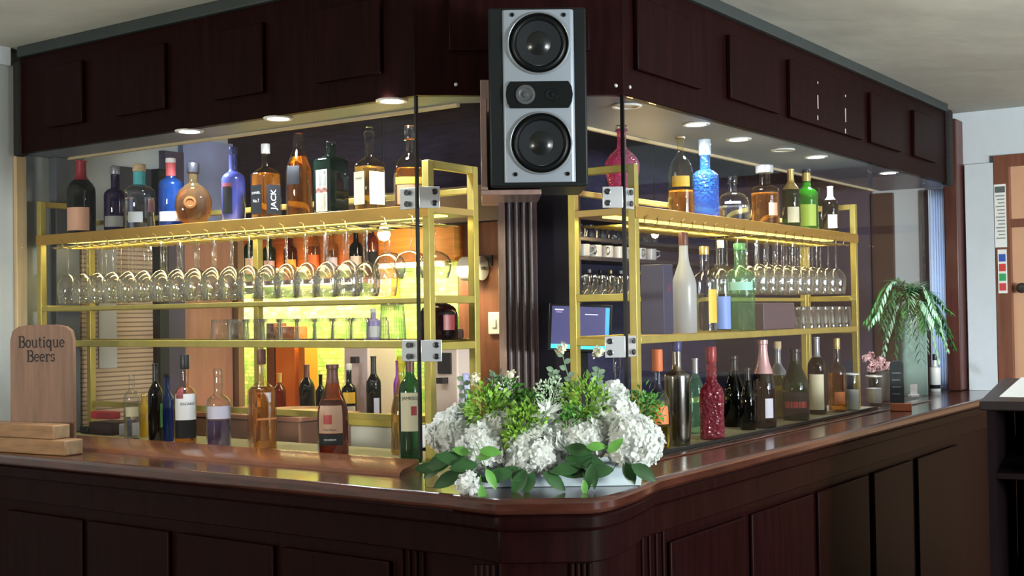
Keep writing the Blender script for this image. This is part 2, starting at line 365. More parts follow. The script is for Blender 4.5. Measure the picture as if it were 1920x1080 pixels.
# right wing end wall: dark door leaf beyond the curtain
w1, w2 = right_w(1680), right_w(1640)
struct('trim_7', MB().fbox('R', UEND_R - .03, UEND_R, w1, w2, 0, ZF), mat('dark_jamb', (.045, .020, .018), .45))
struct('wall_right_boards', MB().fbox('R', UEND_R - .02, UEND_R, w2, BR, 0, ZF + .3), plum_v)
struct('trim_8', MB().fbox('R', UEND_R - .025, UEND_R, right_w(1746), right_w(1734), 0, ZF), mat('brown_batten', (.10, .055, .06), .5))
cw0, cw1 = right_w(1778), right_w(1750)
mb = MB(); n = 30; row = []
for i in range(n + 1):
    w = cw0 + (cw1 - cw0) * i / n; row.append((w, UEND_R - .05 - .012 * math.sin(i * 1.3)))
vs = [W('R', u, w, z) for z in (ZC + .001, ZF - .003) for (w, u) in row]
mb.add(vs, [(i, i + 1, n + 2 + i, n + 1 + i) for i in range(n)])
o = obj('curtain', mb, glass('curtain_cloth', (1, 1, 1), milk=1.0, milk_col=(.80, .86, .95), gl=.1, rough=.6)); so = o.modifiers.new('thick', 'SOLIDIFY'); so.thickness = .003
_cp = W('R', UEND_R - .012, (cw0 + cw1) / 2, 1.66); _cl = lamp('window_behind_curtain', 'AREA', _cp, 1.3, (.78, .88, 1.0), abs(cw1 - cw0) * .9, _cp - D2, size_y=1.05); _cl.rotation_euler = (PI / 2, 0, ROTR + PI / 2)
tag(o, 'pale blue-white curtain hanging beside the red-brown end post', 'curtain')
pw0, pw1 = right_w(1812), right_w(1776)
ep = obj('end_post', MB().fbox('R', UEND_R - .14, UEND_R - .001, pw0, pw1 - .03, ZC + .002, right_z(1800, 228)), mat('post_wood', (.10, .030, .022), .35, noise=.4, nscale=5, stretch=(8, 8, .6)), bevel=.006)
tag(ep, 'tall red-brown wooden post at the right end of the bar counter', 'post')
tb = obj('timber_strip', MB().fbox('L', UEND_L - .022, UEND_L - .001, end_w(26), end_w(46), ZC + .002, ZF - .005), pine, bevel=.003)
tag(tb, 'pale pine strip on the left wall at the end of the glass screen', 'strip')

# ================================================================== counter
def arc_pts(a, b, c, n=6):
    return [((1 - t) ** 2 * a[0] + 2 * t * (1 - t) * b[0] + t * t * c[0], (1 - t) ** 2 * a[1] + 2 * t * (1 - t) * b[1] + t * t * c[1]) for t in [i / n for i in range(n + 1)]]
def outline(dl, dr, dn, endu=(UEND_L - .002, UEND_R - .004)):
    # outer edge of the counter from the far left end, round the nose, to the far right end
    a = W('L', endu[0], dl); b = W('L', -.40, dl); c = W('R', endu[1], dr); e = W('R', -.24, dr)
    nl, nr = Vector((-.04, 3.62 - dn, 0)), Vector((.185, 3.62 - dn, 0))
    p = [(a.x, a.y)]
    p += arc_pts((b.x, b.y), ((b.x + nl.x) / 2 + .02, nl.y + .02), (nl.x, nl.y))
    p += arc_pts((nr.x, nr.y), (nr.x + .08, nr.y + .02), (e.x, e.y))
    p += [(c.x, c.y)]
    return p
def inner(wl, wr, eu=(UEND_L - .002, UEND_R - .004)):
    # inner edge, from the far right end back to the far left end, cut square across the facet
    a = W('R', eu[1], wr); b = W('R', .10, wr); c = W('L', .10, wl); d = W('L', eu[0], wl)
    # crossing of the two inner lines
    A = W('L', 0, wl); B = W('R', 0, wr); den = D1.x * D2.y - D1.y * D2.x
    t = ((B.x - A.x) * D2.y - (B.y - A.y) * D2.x) / den; X = A + D1 * t
    return [(a.x, a.y), (X.x, X.y), (d.x, d.y)]
bar = thing('bar_counter', 'long dark mahogany corner bar counter with glossy worktop and panelled front', 'bar counter', (0.06, 3.4, 0))
obj('worktop', MB().prism(outline(-.385, -.235, .61) + inner(.33, .33), ZC - .04, ZC), mahog_red, bar, world=True, bevel=.012)
obj('edge_moulding', MB().prism(outline(-.36, -.215, .585) + inner(.3, .3), ZC - .085, ZC - .041), mahog, bar, world=True, bevel=.01)
obj('frieze', MB().prism(outline(-.315, -.18, .54) + inner(.28, .28), ZC - .17, ZC - .086), mahog, bar, world=True, bevel=.004)
obj('front', MB().prism(outline(-.29, -.155, .515) + inner(.26, .26), 0, ZC - .171), mahog, bar, world=True, bevel=.003)
def sill(fr, u0, u1):
    mb = MB(); prof = [(-.19, ZC), (-.185, ZC + .010), (-.165, ZC + .016), (-.06, ZC + .018), (-.035, ZC + .026), (-.012, ZC + .026), (-.008, ZC)]
    vs = [W(fr, (.42 * w if e == 0 else u1), w, z) for e in (0, 1) for w, z in prof]; k = len(prof)
    mb.add(vs, [tuple(range(k)), tuple(range(k, 2 * k))[::-1]] + [(i, (i + 1) % k, k + (i + 1) % k, k + i) for i in range(k)])
    return mb
obj('raised_sill', sill('L', .0, UEND_L - .01), mat('sill_wood_reflect', (.20, .066, .026), .25, noise=.4, nscale=6, stretch=(1.5, 1.5, 9), coat=.4), bar, world=True)  # warm reflection of the bottle light put into the wood colour
mb = MB()
def rsill(w0, w1): return MB().fbox('R', .08, UEND_R - .9, w0, w1, ZC, ZC + .006)
obj('raised_sill', rsill(-.06, -.02), mahog_red, bar, world=True, bevel=.002)
# raised front panels and pilasters
def front_uw(fr, px, w): return hit(fr, px, 1000, w)[0]
def panel(fr, pxa, pxb, w, z0=.12, z1=ZC - .21, par=None, nm='front_panel', d=.014):
    a, b = sorted((front_uw(fr, pxa, w), front_uw(fr, pxb, w)))
    obj(nm, MB().fbox(fr, a, b, w - d, w, z0, z1), mahog, par or bar, world=True, bevel=.005)
for a, b in ((20, 160), (170, 322), (338, 518), (534, 735)): panel('L', a, b, -.291)
for a, b in ((1250, 1392), (1404, 1520), (1530, 1625), (1635, 1708), (1718, 1796)): panel('R', a, b, -.156)
def reeds(fr, pxs, w, nm='pilaster_reed'):
    for px in pxs:
        u = front_uw(fr, px, w)
        A = W(fr, u, w - .001, .1); B = W(fr, u, w - .001, ZC - .175)
        obj(nm, MB().tube([A, B], .006, 8), mahog, bar, world=True)
reeds('L', (755, 768, 781, 794), -.291)
reeds('R', (1203, 1216, 1229, 1242), -.156)
for px in (890, 901, 912, 923, 1072, 1083, 1094, 1105):
    d = ray(px, 1000); t = (3.62 - .515 - .002) / d.y; x = d.x * t
    obj('pilaster_reed', MB().tube([(x, 3.103, .1), (x, 3.103, ZC - .175)], .006, 8), mahog, bar, world=True)
mb = MB().box(-.03, .165, 3.093, 3.106, .12, ZC - .21); obj('front_panel', mb, mahog, bar, world=True, bevel=.005)

# perforated cream bar mats just inside the glass
mat_m = mat('bar_mat', (.66, .62, .40), .6, noise=.35, nscale=160, bump=.4, bscale=160)
a = obj('bar_mat', MB().fbox('L', .02, 1.90, .012, .31, ZC + .001, ZC + .006), mat_m); tag(a, 'cream perforated bar mat running along the left counter inside the glass', 'bar mat')
a = obj('bar_mat', MB().fbox('R', .06, 2.30, .012, .31, ZC + .001, ZC + .006), mat_m); tag(a, 'cream perforated bar mat running along the right counter inside the glass', 'bar mat')
ZM = ZC + .0065

# ================================================================== canopy
can = thing('bar_canopy', 'dark mahogany panelled canopy hanging from the ceiling over the bar', 'canopy', (0.05, 3.8, ZF))
def fascia(fr, u0, u1): obj('fascia', MB().fbox(fr, u0, u1, .0, .03, ZF, ZW), mahog, can, world=True, bevel=.002)
fascia('L', 0.0, 1.995); fascia('R', 0.0, 3.40); fascia('F', -.004, FWID + .004)
def cornice_f(fr, u0, u1): obj('cornice', MB().fbox(fr, u0, u1, -.018, .03, ZW + .0005, ZT - .001), cornice, can, world=True, bevel=.004)
cornice_f('L', 0.0, 1.99); cornice_f('R', 0.0, 3.38); cornice_f('F', -.01, FWID + .01)
def uz(fr, x, y, w=0): return hit(fr, x, y, w)[:2]
def cpanel(fr, xa, ya, xb, yb):            # two opposite corners seen on the face
    (u0, z0), (u1, z1) = uz(fr, xa, ya, -.018), uz(fr, xb, yb, -.018)
    u0, u1 = sorted((u0, u1)); z0, z1 = sorted((z0, z1)); z1 = min(z1, ZW - .03)
    obj('raised_panel', MB().fbox(fr, u0, u1, -.018, 0, z0, z1), mahog, can, world=True, bevel=.004)
zb = 2.275
for xa, xb, yb in ((85, 153, 216), (215, 308, 190), (398, 492, 158), (590, 712, 122)):
    ub, zz = uz('L', xb, yb, -.018); ua, _ = uz('L', xa, yb, -.018)
    obj('raised_panel', MB().fbox('L', ub, ua, -.018, 0, 2.285, 2.515), mahog, can, world=True, bevel=.004)
for xa, xb, yb in ((1197, 1316, 122), (1371, 1462, 178), (1484, 1620, 235), (1635, 1693, 262), (1716, 1757, 288)):
    ua, zz = uz('R', xa, yb, -.018); ub, _ = uz('R', xb, yb, -.018)
    obj('raised_panel', MB().fbox('R', ua, ub, -.018, 0, 2.29, 2.515), mahog, can, world=True, bevel=.004)
obj('raised_panel', MB().fbox('F', .10, FWID - .1, -.018, 0, 2.335, 2.515), mahog, can, world=True, bevel=.004)
obj('soffit', MB().fbox('L', -.02, UEND_L - .002, .031, .20, ZF + .002, ZF + .03), soffit_m, can, world=True)
soR = MB(); 
pts = [W('R', 0.0, .031), W('R', UEND_R - .15, .031), W('R', UEND_R - .15, .42), W('R', .30, .42), W('R', -.03, .20)]
soR.prism([(p.x, p.y) for p in pts], ZF + .002, ZF + .03); obj('soffit', soR, soffit_m, can, world=True)
pts = [W('F', 0.0, .031), W('F', FWID, .031), W('R', -.03, .20), W('L', 0.0, .20)]
obj('soffit', MB().prism([(p.x, p.y) for p in pts], ZF + .0015, ZF + .03), soffit_m, can, world=True)
obj('soffit_trim', MB().fbox('L', .0, UEND_L - .01, .20, .215, ZF - .008, ZF + .03), beige_trim, can, world=True)
obj('soffit_trim', MB().fbox('R', .30, 3.5, .42, .435, ZF - .008, ZF + .03), beige_trim, can, world=True)
obj('upstand', MB().fbox('L', .0, UEND_L - .01, .216, .24, ZF + .02, ZT - .002), plum, can, world=True)
obj('upstand', MB().fbox('R', .30, 3.5, .436, .46, ZF + .02, ZT - .002), plum, can, world=True)
obj('foam_edge', MB().fbox('L', 1.985, 2.03, -.012, .03, ZF - .01, ZW - .01), foam, can, world=True, bevel=.01)
obj('foam_edge', MB().fbox('R', 3.385, 3.47, -.02, .03, ZF - .01, ZW + .02), foam, can, world=True, bevel=.015)
for fr, x, y in (('F', 855, 158), ('F', 1155, 160), ('R', 1183, 163)):
    u, z = uz(fr, x, y, -.004)
    mb = MB().loft([(0, 0), (.006, 0), (.005, .003), (0, .0045)], 12).xf(Matrix.Translation(W(fr, u, 0, z)) @ Matrix.Rotation(ROT[fr], 4, 'Z') @ Matrix.Rotation(PI / 2, 4, 'X'))
    obj('bolt', mb, chrome, can, world=True)

# bright chips where the paint has split on the third panel
for x, ya, yb in ((1533, 140, 225), (1585, 165, 250)):
    for (p, q) in ((.15, .2), (.45, .75), (.9, 1.0)):
        u, z0 = uz('R', x, ya + (yb - ya) * p, -.0185); _, z1 = uz('R', x, ya + (yb - ya) * q, -.0185)
        obj('paint_chip', MB().fbox('R', u - .003, u + .003, -.0195, -.018, z1, z0), mat('bare_wood_chip', (.60, .52, .46), .6), can, world=True, smooth=False)

def downlight(fr, x, y, lit, label):
    P = on_z(x, y, ZF - .003); 
    t = thing('downlight', label, 'downlight', (P.x, P.y, ZF + .002), 0, 'downlights in the canopy underside')
    obj('bezel', MB().loft([(.034, 0), (.046, 0), (.050, -.002), (.046, -.007), (.036, -.006), (.034, 0)], 28, cap=False), white_m, t)
    obj('lens', MB().loft([(0, -.0035), (.034, -.0035), (.034, -.001), (0, -.001)], 24), down_on if lit else mat('lamp_off', (.40, .42, .36), .4), t)
    if lit:
        lamp('downlight_beam', 'SPOT', (P.x, P.y, ZF - .012), lit * 4.2, (.80, .88, 1.0), .03, (P.x, P.y, 0), spot=2.5, blend=.9)
for k, (x, y, l, nm) in enumerate(((355, 247, 12, 'lit downlight over the far left of the left shelving'), (522, 223, 12, 'lit downlight over the middle of the left shelving'),
        (735, 190, 8, 'lit downlight tucked behind the fascia near the left glass corner'))): downlight('L', x, y, l, nm)
for k, (x, y, l, nm) in enumerate(((1175, 200, 0, 'unlit downlight just right of the speaker behind the glass corner'), (1305, 234, 14, 'lit downlight above the blue bottle on the right top shelf'),
        (1385, 262, 12, 'lit downlight above the round clear decanter'), (1468, 282, 0, 'unlit downlight between the lit ones over the right shelving'),
        (1530, 295, 12, 'lit downlight over the far end of the right shelving'), (1665, 325, 12, 'lit downlight above the palm at the far right'))): downlight('R', x, y, l, nm)

# ================================================================== glass screens
def screen(fr, u0, u1, z0, label, seal=()):
    t = thing('glass_screen', label, 'glass screen', W(fr, u0, .006, z0))
    obj('glass_pane', MB().fbox(fr, u0, u1, .002, .010, z0, ZF - .001), pane, t, world=True, smooth=False)
    for u in seal: obj('edge_seal', MB().fbox(fr, u - .003, u + .003, .0, .012, z0, ZF - .001), black_seal, t, world=True)
    return t
screen('L', .004, 2.0, ZC + .027, 'clear glass screen along the left wing of the bar', (.004,))
screen('F', .004, FWID - .004, ZC + .002, 'clear glass screen across the corner facet behind the flowers')
screen('R', .004, 2.19, ZC + .007, 'clear glass screen along the right wing of the bar', (.004,))
screen('R', 2.23, 3.0, ZC + .007, 'short glass screen in front of the palm at the right end')
ch = obj('glass_channel', MB().fbox('R', .03, 2.2, -.012, -.002, ZC + .0065, ZC + .016), black_seal); tag(ch, 'thin black channel under the right glass screen', 'channel')
def clamp(side, z, label):
    fr, u, sgn = ('L', .0, 1) if side == 'L' else ('R', .0, 1)
    P = W(fr, 0, 0, z)
    t = thing('glass_clamp', label, 'glass clamp', P, 0, 'steel clamps joining the glass screens')
    a, b = (.006, .068) if side == 'L' else (FWID - .068, FWID - .006)
    obj('plate', MB().fbox('F', a, b, -.006, .001, z - .032, z + .032), chrome, t, world=True, bevel=.0015)
    obj('plate', MB().fbox(fr, .006, .075, .0105, .016, z - .032, z + .032), chrome, t, world=True, bevel=.0015)
    uu = .052 if side == 'L' else FWID - .052
    for dz in (-.017, .017):
        s = MB().loft([(0, .0), (.009, 0), (.009, .003), (.006, .004), (.005, .002), (0, .002)], 14).xf(Matrix.Translation(W('F', uu, -.006, z + dz)) @ Matrix.Rotation(ROTF, 4, 'Z') @ Matrix.Rotation(PI / 2, 4, 'X'))
        obj('screw', s, steel_dark, t, world=True)
        s = MB().loft([(0, .0), (.009, 0), (.009, .004), (0, .005)], 14).xf(Matrix.Translation(W(fr, .04, .002, z + dz)) @ Matrix.Rotation(ROT[fr], 4, 'Z') @ Matrix.Rotation(PI / 2, 4, 'X'))
        obj('screw', s, steel_dark, t, world=True)
clamp('L', hit('L', 786, 370, 0)[1], 'square steel glass clamp at the upper left glass corner')
clamp('L', hit('L', 788, 658, 0)[1], 'square steel glass clamp at the lower left glass corner')
clamp('R', hit('R', 1173, 370, 0)[1], 'square steel glass clamp at the upper right glass corner')
clamp('R', hit('R', 1176, 650, 0)[1], 'square steel glass clamp at the lower right glass corner')

# ================================================================== gold shelving
W0, W1, TB = .064, .315, .026
def shelving(fr, ua, ub, label, mids, full_mid=True):
    t = thing('shelving_frame', label, 'shelving', W(fr, ua, W0, ZM))
    lo, hi = min(ua, ub), max(ua, ub)
    def part(nm, *b): return obj(nm, MB().fbox(fr, *b), gold, t, world=True, bevel=.002)
    for u in (lo, hi):
        part('post', u - TB / 2, u + TB / 2, W0, W0 + TB, ZM, 2.02)
        part('post', u - TB / 2, u + TB / 2, W1 - TB, W1, ZM, 2.02)
        for z in (2.008, 1.598, 1.455): part('end_rung', u - TB / 2 + .001, u + TB / 2 - .001, W0 + TB, W1 - TB, z - .012, z + .012)
    for u in mids: part('post', u - TB / 2, u + TB / 2, W1 - TB, W1, ZM, 1.84)
    part('top_rail', lo + TB / 2, hi - TB / 2, W1 - TB, W1, 1.935, 1.953)
    obj('shelf_edge', MB().fbox(fr, lo - TB / 2, hi + TB / 2, W0 - .004, W0, 1.846, 1.886), mat('bronze_gold', (.48, .27, .05), .4, metal=.4, noise=.15, nscale=14), t, world=True, bevel=.0015)
    obj('top_shelf', MB().fbox(fr, lo - TB / 2 + .001, hi + TB / 2 - .001, W0 + .0005, W1 - .001, 1.862, 1.882), mat('shelf_wood', (.50, .33, .10), .4, metal=.2), t, world=True, smooth=False)
    if full_mid: part('front_rail', lo + TB / 2, hi - TB / 2, W0, W0 + .018, 1.588, 1.604)
    part('rear_rail', lo + TB / 2, hi - TB / 2, W1 - .018, W1, 1.588, 1.604)
    part('lower_shelf_edge', lo + TB / 2, hi - TB / 2, W0, W0 + .004, 1.450, 1.474)
    obj('lower_shelf', MB().fbox(fr, lo + TB / 2, hi - TB / 2, W0 + .0045, W1 - .019, 1.462, 1.470), pane if fr == 'L' else MATS['shelf_wood'], t, world=True, smooth=False)
    part('rear_rail', lo + TB / 2, hi - TB / 2, W1 - .018, W1, 1.450, 1.474)
    part('bottom_rail', lo + TB / 2, hi - TB / 2, W1 - .018, W1, 1.20, 1.222)
    obj('led_strip', MB().fbox(fr, lo + .03, hi - .03, .16, .21, 1.857, 1.8615), led('led_strip_glow', (1.0, .84, .22), 2.4), t, world=True, smooth=False)
    lm = lamp('shelf_led', 'AREA', W(fr, (lo + hi) / 2, .185, 1.855), 7.5, (1.0, .86, .45), hi - lo - .1, None, size_y=.04); lm.rotation_euler = (0, 0, ROT[fr])
    return t
uLm = hit('L', 484, 600, .30)[0]; uRm = hit('R', 1509, 600, .30)[0]
shL = shelving('L', .02, 1.975, 'gold metal shelving frame of the left wing lined with hanging glasses', [uLm])
shR = shelving('R', .188, 2.185, 'gold metal shelving frame of the right wing with bottles on two levels', [uRm], False)
a = obj('front_rail', MB().fbox('R', uRm - .05, 2.17, W0, W0 + .018, 1.588, 1.604), gold, shR, world=True, bevel=.002)
ZS1, ZS2 = 1.8825, 1.4745
# wire glass racks under the top shelves
rackw = mat('rack_wire', (.62, .47, .14), .3, metal=.85)
def rack(fr, us, t):
    for u in us:
        mb = MB()
        for du in (-.021, .021):
            pts = [(u + du, .30), (u + du, .08), (u + du * 1.3, .06)]
            mb.tube([W(fr, a, b, 1.833) for a, b in pts], .0022, 5)
        mb.tube([W(fr, u - .034, .060, 1.833), W(fr, u - .034, .056, 1.852), W(fr, u - .02, .054, 1.858)], .0022, 5)
        mb.tube([W(fr, u - .0345, .06, 1.8331), W(fr, u, .052, 1.826), W(fr, u + .034, .06, 1.833)], .0022, 5)
        obj('rack_rail', mb, rackw, t, world=True)
UL = [.375 + .092 * k for k in range(17)] ; UR = [1.21 + .092 * k for k in range(10)]
rack('L', [.10, .21] + UL, shL); rack('R', [.26 + .0835 * k for k in range(10)] + UR, shR)

# ================================================================== bottles
PROF = {   # rings: (radius share, height share, squareness)
 'wine': [(.90, 0), (1, .015), (1, .56), (.97, .62), (.80, .69), (.48, .76), (.37, .80), (.35, .98), (.40, .982), (.40, 1)],
 'champagne': [(.92, 0), (1, .02), (1, .42), (.95, .52), (.78, .62), (.52, .73), (.38, .84), (.34, .95), (.40, .96), (.40, 1)],
 'bordeaux': [(.92, 0), (1, .015), (1, .60), (.93, .66), (.62, .72), (.38, .76), (.35, .98), (.40, .985), (.40, 1)],
 'slope': [(.92, 0), (1, .02), (1, .52), (.93, .60), (.70, .70), (.46, .80), (.38, .90), (.36, 1)],
 'spirit': [(.92, 0), (1, .02), (1, .60), (.96, .66), (.78, .71), (.45, .75), (.36, .79), (.34, 1)],
 'short': [(.92, 0), (1, .02), (1, .62), (.95, .69), (.70, .745), (.42, .77), (.38, .80), (.38, 1)],
 'square': [(.93, 0, 6), (1, .02, 7), (1, .66, 7), (.93, .71, 5), (.62, .765, 3), (.36, .80, 2), (.34, .84, 2), (.34, 1, 2)],
 'cuboid': [(.95, 0, 9), (1, .02, 12), (1, .74, 12), (.90, .785, 8), (.50, .82, 3), (.36, .84, 2), (.34, 1, 2)],
 'round': [(.50, 0), (.62, .01), (.86, .08), (.98, .20), (1, .32), (.94, .44), (.76, .55), (.45, .62), (.27, .66), (.24, .70), (.24, .95), (.32, .97), (.32, 1)],
 'dome': [(.96, 0), (1, .03), (1, .40), (.97, .50), (.86, .62), (.66, .71), (.40, .76), (.26, .79), (.24, .98), (.34, .985), (.34, 1)],
 'stout': [(.95, 0), (1, .03), (1, .55), (.97, .68), (.86, .80), (.62, .88), (.35, .93), (.22, .945), (.2, 1)],
 'flask': [(.30, 0), (.45, .01), (.80, .12), (.97, .28), (1, .40), (.95, .53), (.76, .67), (.48, .76), (.30, .80), (.27, .84), (.27, 1)],
 'curvy': [(.88, 0), (1, .03), (.94, .20), (.98, .34), (.92, .48), (.62, .62), (.36, .74), (.26, .84), (.34, .90), (.42, .95), (.36, 1)],
 'faceted': [(.90, 0, 4), (1, .02, 5), (.96, .30, 4), (1, .56, 5), (.86, .66, 3), (.50, .74, 2), (.42, .79, 2), (.40, 1, 2)],
 'taper': [(.84, 0), (.88, .015), (1, .60), (.93, .66), (.60, .72), (.36, .76), (.33, 1)],
 'bell': [(.62, 0), (.66, .015), (.72, .28), (.90, .42), (1, .52), (.95, .61), (.66, .70), (.34, .76), (.26, .81), (.26, .97), (.36, .98), (.36, 1)],
 'cylinder': [(.95, 0), (1, .02), (1, .72), (.95, .76), (.55, .79), (.38, .81), (.36, 1)],
}
def prof_at(rings, z):
    for a, b in zip(rings, rings[1:]):
        if a[1] <= z <= b[1]:
            t = (z - a[1]) / max(1e-6, b[1] - a[1]); return a[0] + (b[0] - a[0]) * t, a[2] + (b[2] - a[2]) * t
    return rings[-1][0], rings[-1][2]
def smooth_rings(P, h, r, ys, sub=3):
    P = [(q[0], q[1], q[2] if len(q) > 2 else 2) for q in P]
    out = []
    for i, (a, b) in enumerate(zip(P, P[1:])):
        for k in range(sub if (b[1] - a[1]) > .035 and a[0] != b[0] else 1):
            t = k / sub if (b[1] - a[1]) > .035 and a[0] != b[0] else 0
            # Catmull-Rom on the radius
            p0 = P[i - 1][0] if i > 0 else a[0]; p3 = P[i + 2][0] if i + 2 < len(P) else b[0]
            rr = .5 * (2 * a[0] + (b[0] - p0) * t + (2 * p0 - 5 * a[0] + 4 * b[0] - p3) * t * t + (-p0 + 3 * a[0] - 3 * b[0] + p3) * t ** 3)
            if abs(a[0] - b[0]) < .02: rr = a[0]
            rr = min(rr, 1.0)
            out.append((rr, a[1] + (b[1] - a[1]) * t, a[2] + (b[2] - a[2]) * t))
    out.append(P[-1])
    return out
def scaled(rings, h, r, ys, dr=0): return [((q[0] * r + dr), q[1] * h, q[2], ys) for q in rings]
def patch(rings, h, r, ys, z0, z1, a, half, off=.0008, nx=12, nz=5):
    # a label that hugs the bottle: centred on angle a (0 = front, -Y), half width in radians
    vs = []
    for j in range(nz + 1):
        z = z0 + (z1 - z0) * j / nz; rr, p = prof_at(rings, z)
        for i in range(nx + 1):
            t = -PI / 2 + a - half + 2 * half * i / nx
            x, y = ring_pt(rr * r + off, p, ys if ys == 1 else ys + off / r, t); vs.append((x, y, z * h))
    k = nx + 1
    return MB().add(vs, [(j * k + i, j * k + i + 1, (j + 1) * k + i + 1, (j + 1) * k + i) for j in range(nz) for i in range(nx)])
def text_mesh(txt, size, font_off=0):
    c = bpy.data.curves.new('t', 'FONT'); c.body = txt; c.size = size; c.align_x = 'CENTER'; c.align_y = 'CENTER'; c.offset = font_off; c.resolution_u = 3
    o = bpy.data.objects.new('t', c); COL.objects.link(o); bpy.context.view_layer.update()
    me = bpy.data.meshes.new_from_object(o.evaluated_get(bpy.context.evaluated_depsgraph_get()))
    vs = [v.co.copy() for v in me.vertices]; fs = [tuple(p.vertices) for p in me.polygons]
    bpy.data.objects.remove(o); bpy.data.meshes.remove(me); return vs, fs
def wrap_text(txt, rings, h, r, ys, zc, a, size, vertical=False, off=.0016):
    vs, fs = text_mesh(txt, size)
    out = []
    for v in vs:
        x, y = (v.x, v.y) if not vertical else (-v.y, v.x)
        z = zc * h + y; rr, p = prof_at(rings, z / h)
        # walk along the outline from the front by arc length on an equivalent circle
        t = -PI / 2 + a + x / (rr * r)
        X, Y = ring_pt(rr * r + off, p, ys, t)
        out.append((X, Y, z))
    return MB().add(out, fs)
def bottle(name, label, loc, h, r, prof, g, liq=None, lvl=.5, cap=None, foil=None, labels=(), texts=(), ys=1, rz=0, group=None, cat='bottle', capH=.06, capR=None, neck=None, stopper=None):
    """cap: material of the cap on top. foil: (material, from share). labels: (material, z0, z1, angle, half)."""
    t = thing(name, label, cat, loc, rz, group)
    rings = smooth_rings(PROF[prof], h, r, ys)
    cf = capH if (cap or stopper) else 0
    hb = h * (1 - cf)                                     # glass height; cap sits on it
    body = scaled(rings, hb, r, ys)
    nk = body[-1][0]
    body = [(q[0], q[1], q[2], q[3] if q[2] > 2.5 or q[1] < hb * .72 else q[3] + (1 - q[3]) * min(1, (q[1] / hb - .72) / .12)) for q in body]
    obj('body', MB().loft(body + [(0, hb, 2, 1)], 28), g, t, sharp=50)
    if liq:
        L = [(q[0] - .0035, max(q[1], .006), q[2], q[3]) for q in body if q[1] < lvl * hb]
        rr, p = prof_at(rings, lvl); L.append((rr * r - .0035, lvl * hb, p, ys)); L.append((0, lvl * hb, p, ys))
        obj('liquid', MB().loft(L, 28), liq, t, sharp=50)
    if foil:
        fm, z0 = foil
        R = [(q[0] + .0007, q[1], q[2], q[3]) for q in body if q[1] >= z0 * hb]
        rr, p = prof_at(rings, z0); R = [(rr * r + .0007, z0 * hb, p, 1)] + R + [(nk + .0007, hb + .001, 2, 1), (0, hb + .0015, 2, 1)]
        obj('foil', MB().loft(R, 20, cap=False), fm, t)
    if cap:
        cr_ = capR * r if capR else nk + .0015
        c0 = hb + (.0016 if foil else .0005)
        obj('cap', MB().loft([(cr_ * .96, c0), (cr_, c0 + .002), (cr_, h - .003), (cr_ * .93, h), (0, h)], 22), cap, t)
    if stopper == 'ball':
        obj('stopper', MB().loft([(nk * a_, hb + .0005 + (h - hb) * b_) for a_, b_ in ((.9, 0), (1.15, .15), (.9, .3), (1.25, .5), (1.1, .7), (.6, .76), (.9, .86), (.7, .97), (0, 1))], 18), clear, t)
    lab0 = None
    for lb in labels:
        m_, z0, z1, a, half = lb[:5]
        o = obj('label', patch(rings, hb, r, ys, z0, z1, a, half), m_, t, sharp=60, recalc=False)
        lab0 = lab0 or o
    for tx in texts:
        txt, zc, a, size, m_ = tx[:5]; v = len(tx) > 5 and tx[5]
        obj('lettering', wrap_text(txt, rings, hb, r, ys, zc, a, size, v), m_, lab0 or t, recalc=False, smooth=False)
    return t
def at_shelf(fr, px, ytop, wpx, w, zbase, ylo=None):
    u, z, t = hit(fr, px, ytop, w); rad = wpx * t / F_PX / 2
    return W(fr, u, w, zbase), z - zbase, rad, t
def face_cam(P, extra=0):
    d = CAM - P; return math.atan2(d.y, d.x) + PI / 2 + extra

amber = liquid('amber_liquid', (.90, .42, .07)); amber_l = liquid('golden_liquid', (.95, .62, .14)); brown_l = liquid('brown_liquid', (.35, .09, .02))
rose_l = liquid('rose_liquid', (.80, .22, .22)); violet_l = liquid('violet_liquid', (.30, .22, .55), .35); green_l = liquid('green_liquid', (.25, .65, .05), .3)
yellow_l = liquid('yellow_liquid', (.85, .65, .08), .3)
clear_l = liquid('clear_liquid', (.95, .96, .97), .03)
dark_glass = glass('dark_bottle_glass', (.05, .055, .03), milk=.3, milk_col=(.012, .012, .010), edge=1.2)
brown_glass = glass('brown_glass', (.55, .22, .06), milk=.12, milk_col=(.12, .04, .015), edge=1.5)
green_glass = glass('green_glass', (.10, .32, .10), milk=.2, milk_col=(.02, .10, .03), edge=1.4)
ltgreen_glass = glass('light_green_glass', (.72, .93, .78), milk=.12, milk_col=(.4, .75, .5), edge=2)
blue_glass = glass('blue_glass', (.10, .25, .75), milk=.45, milk_col=(.03, .13, .50), edge=1.5)
pale_blue = glass('pale_blue_textured', (.22, .48, .92), milk=.32, milk_col=(.07, .28, .70), edge=1.5, bump=1, bscale=110)
pink_tex = glass('pink_textured', (.95, .35, .55), milk=.4, milk_col=(.80, .20, .42), edge=1.6, bump=1, bscale=95)
red_tex = glass('red_textured', (.85, .20, .28), milk=.45, milk_col=(.65, .10, .16), edge=1.6, bump=1, bscale=80)
purple_glass = glass('purple_glass', (.14, .05, .28), milk=.5, milk_col=(.06, .02, .14), edge=1.2)
navy = mat('navy_bottle', (.055, .065, .26), .22, coat=.4)
frosted = glass('frosted_glass', (.85, .87, .9), milk=.7, milk_col=(.72, .74, .80), edge=1.2, rough=.3)
silver_b = mat('silver_brown_metal', (.50, .46, .40), .18, metal=1, noise=.7, nscale=30, stretch=(1, 1, .02))
gold_glass = glass('gold_tint_glass', (.90, .78, .45), milk=.1, milk_col=(.7, .5, .2), edge=3)
L_black = mat('black_label', (.014, .014, .015), .6, spec=.15); L_white = mat('white_label', (.75, .74, .72), .55); L_cream = mat('cream_label', (.72, .66, .46), .55)
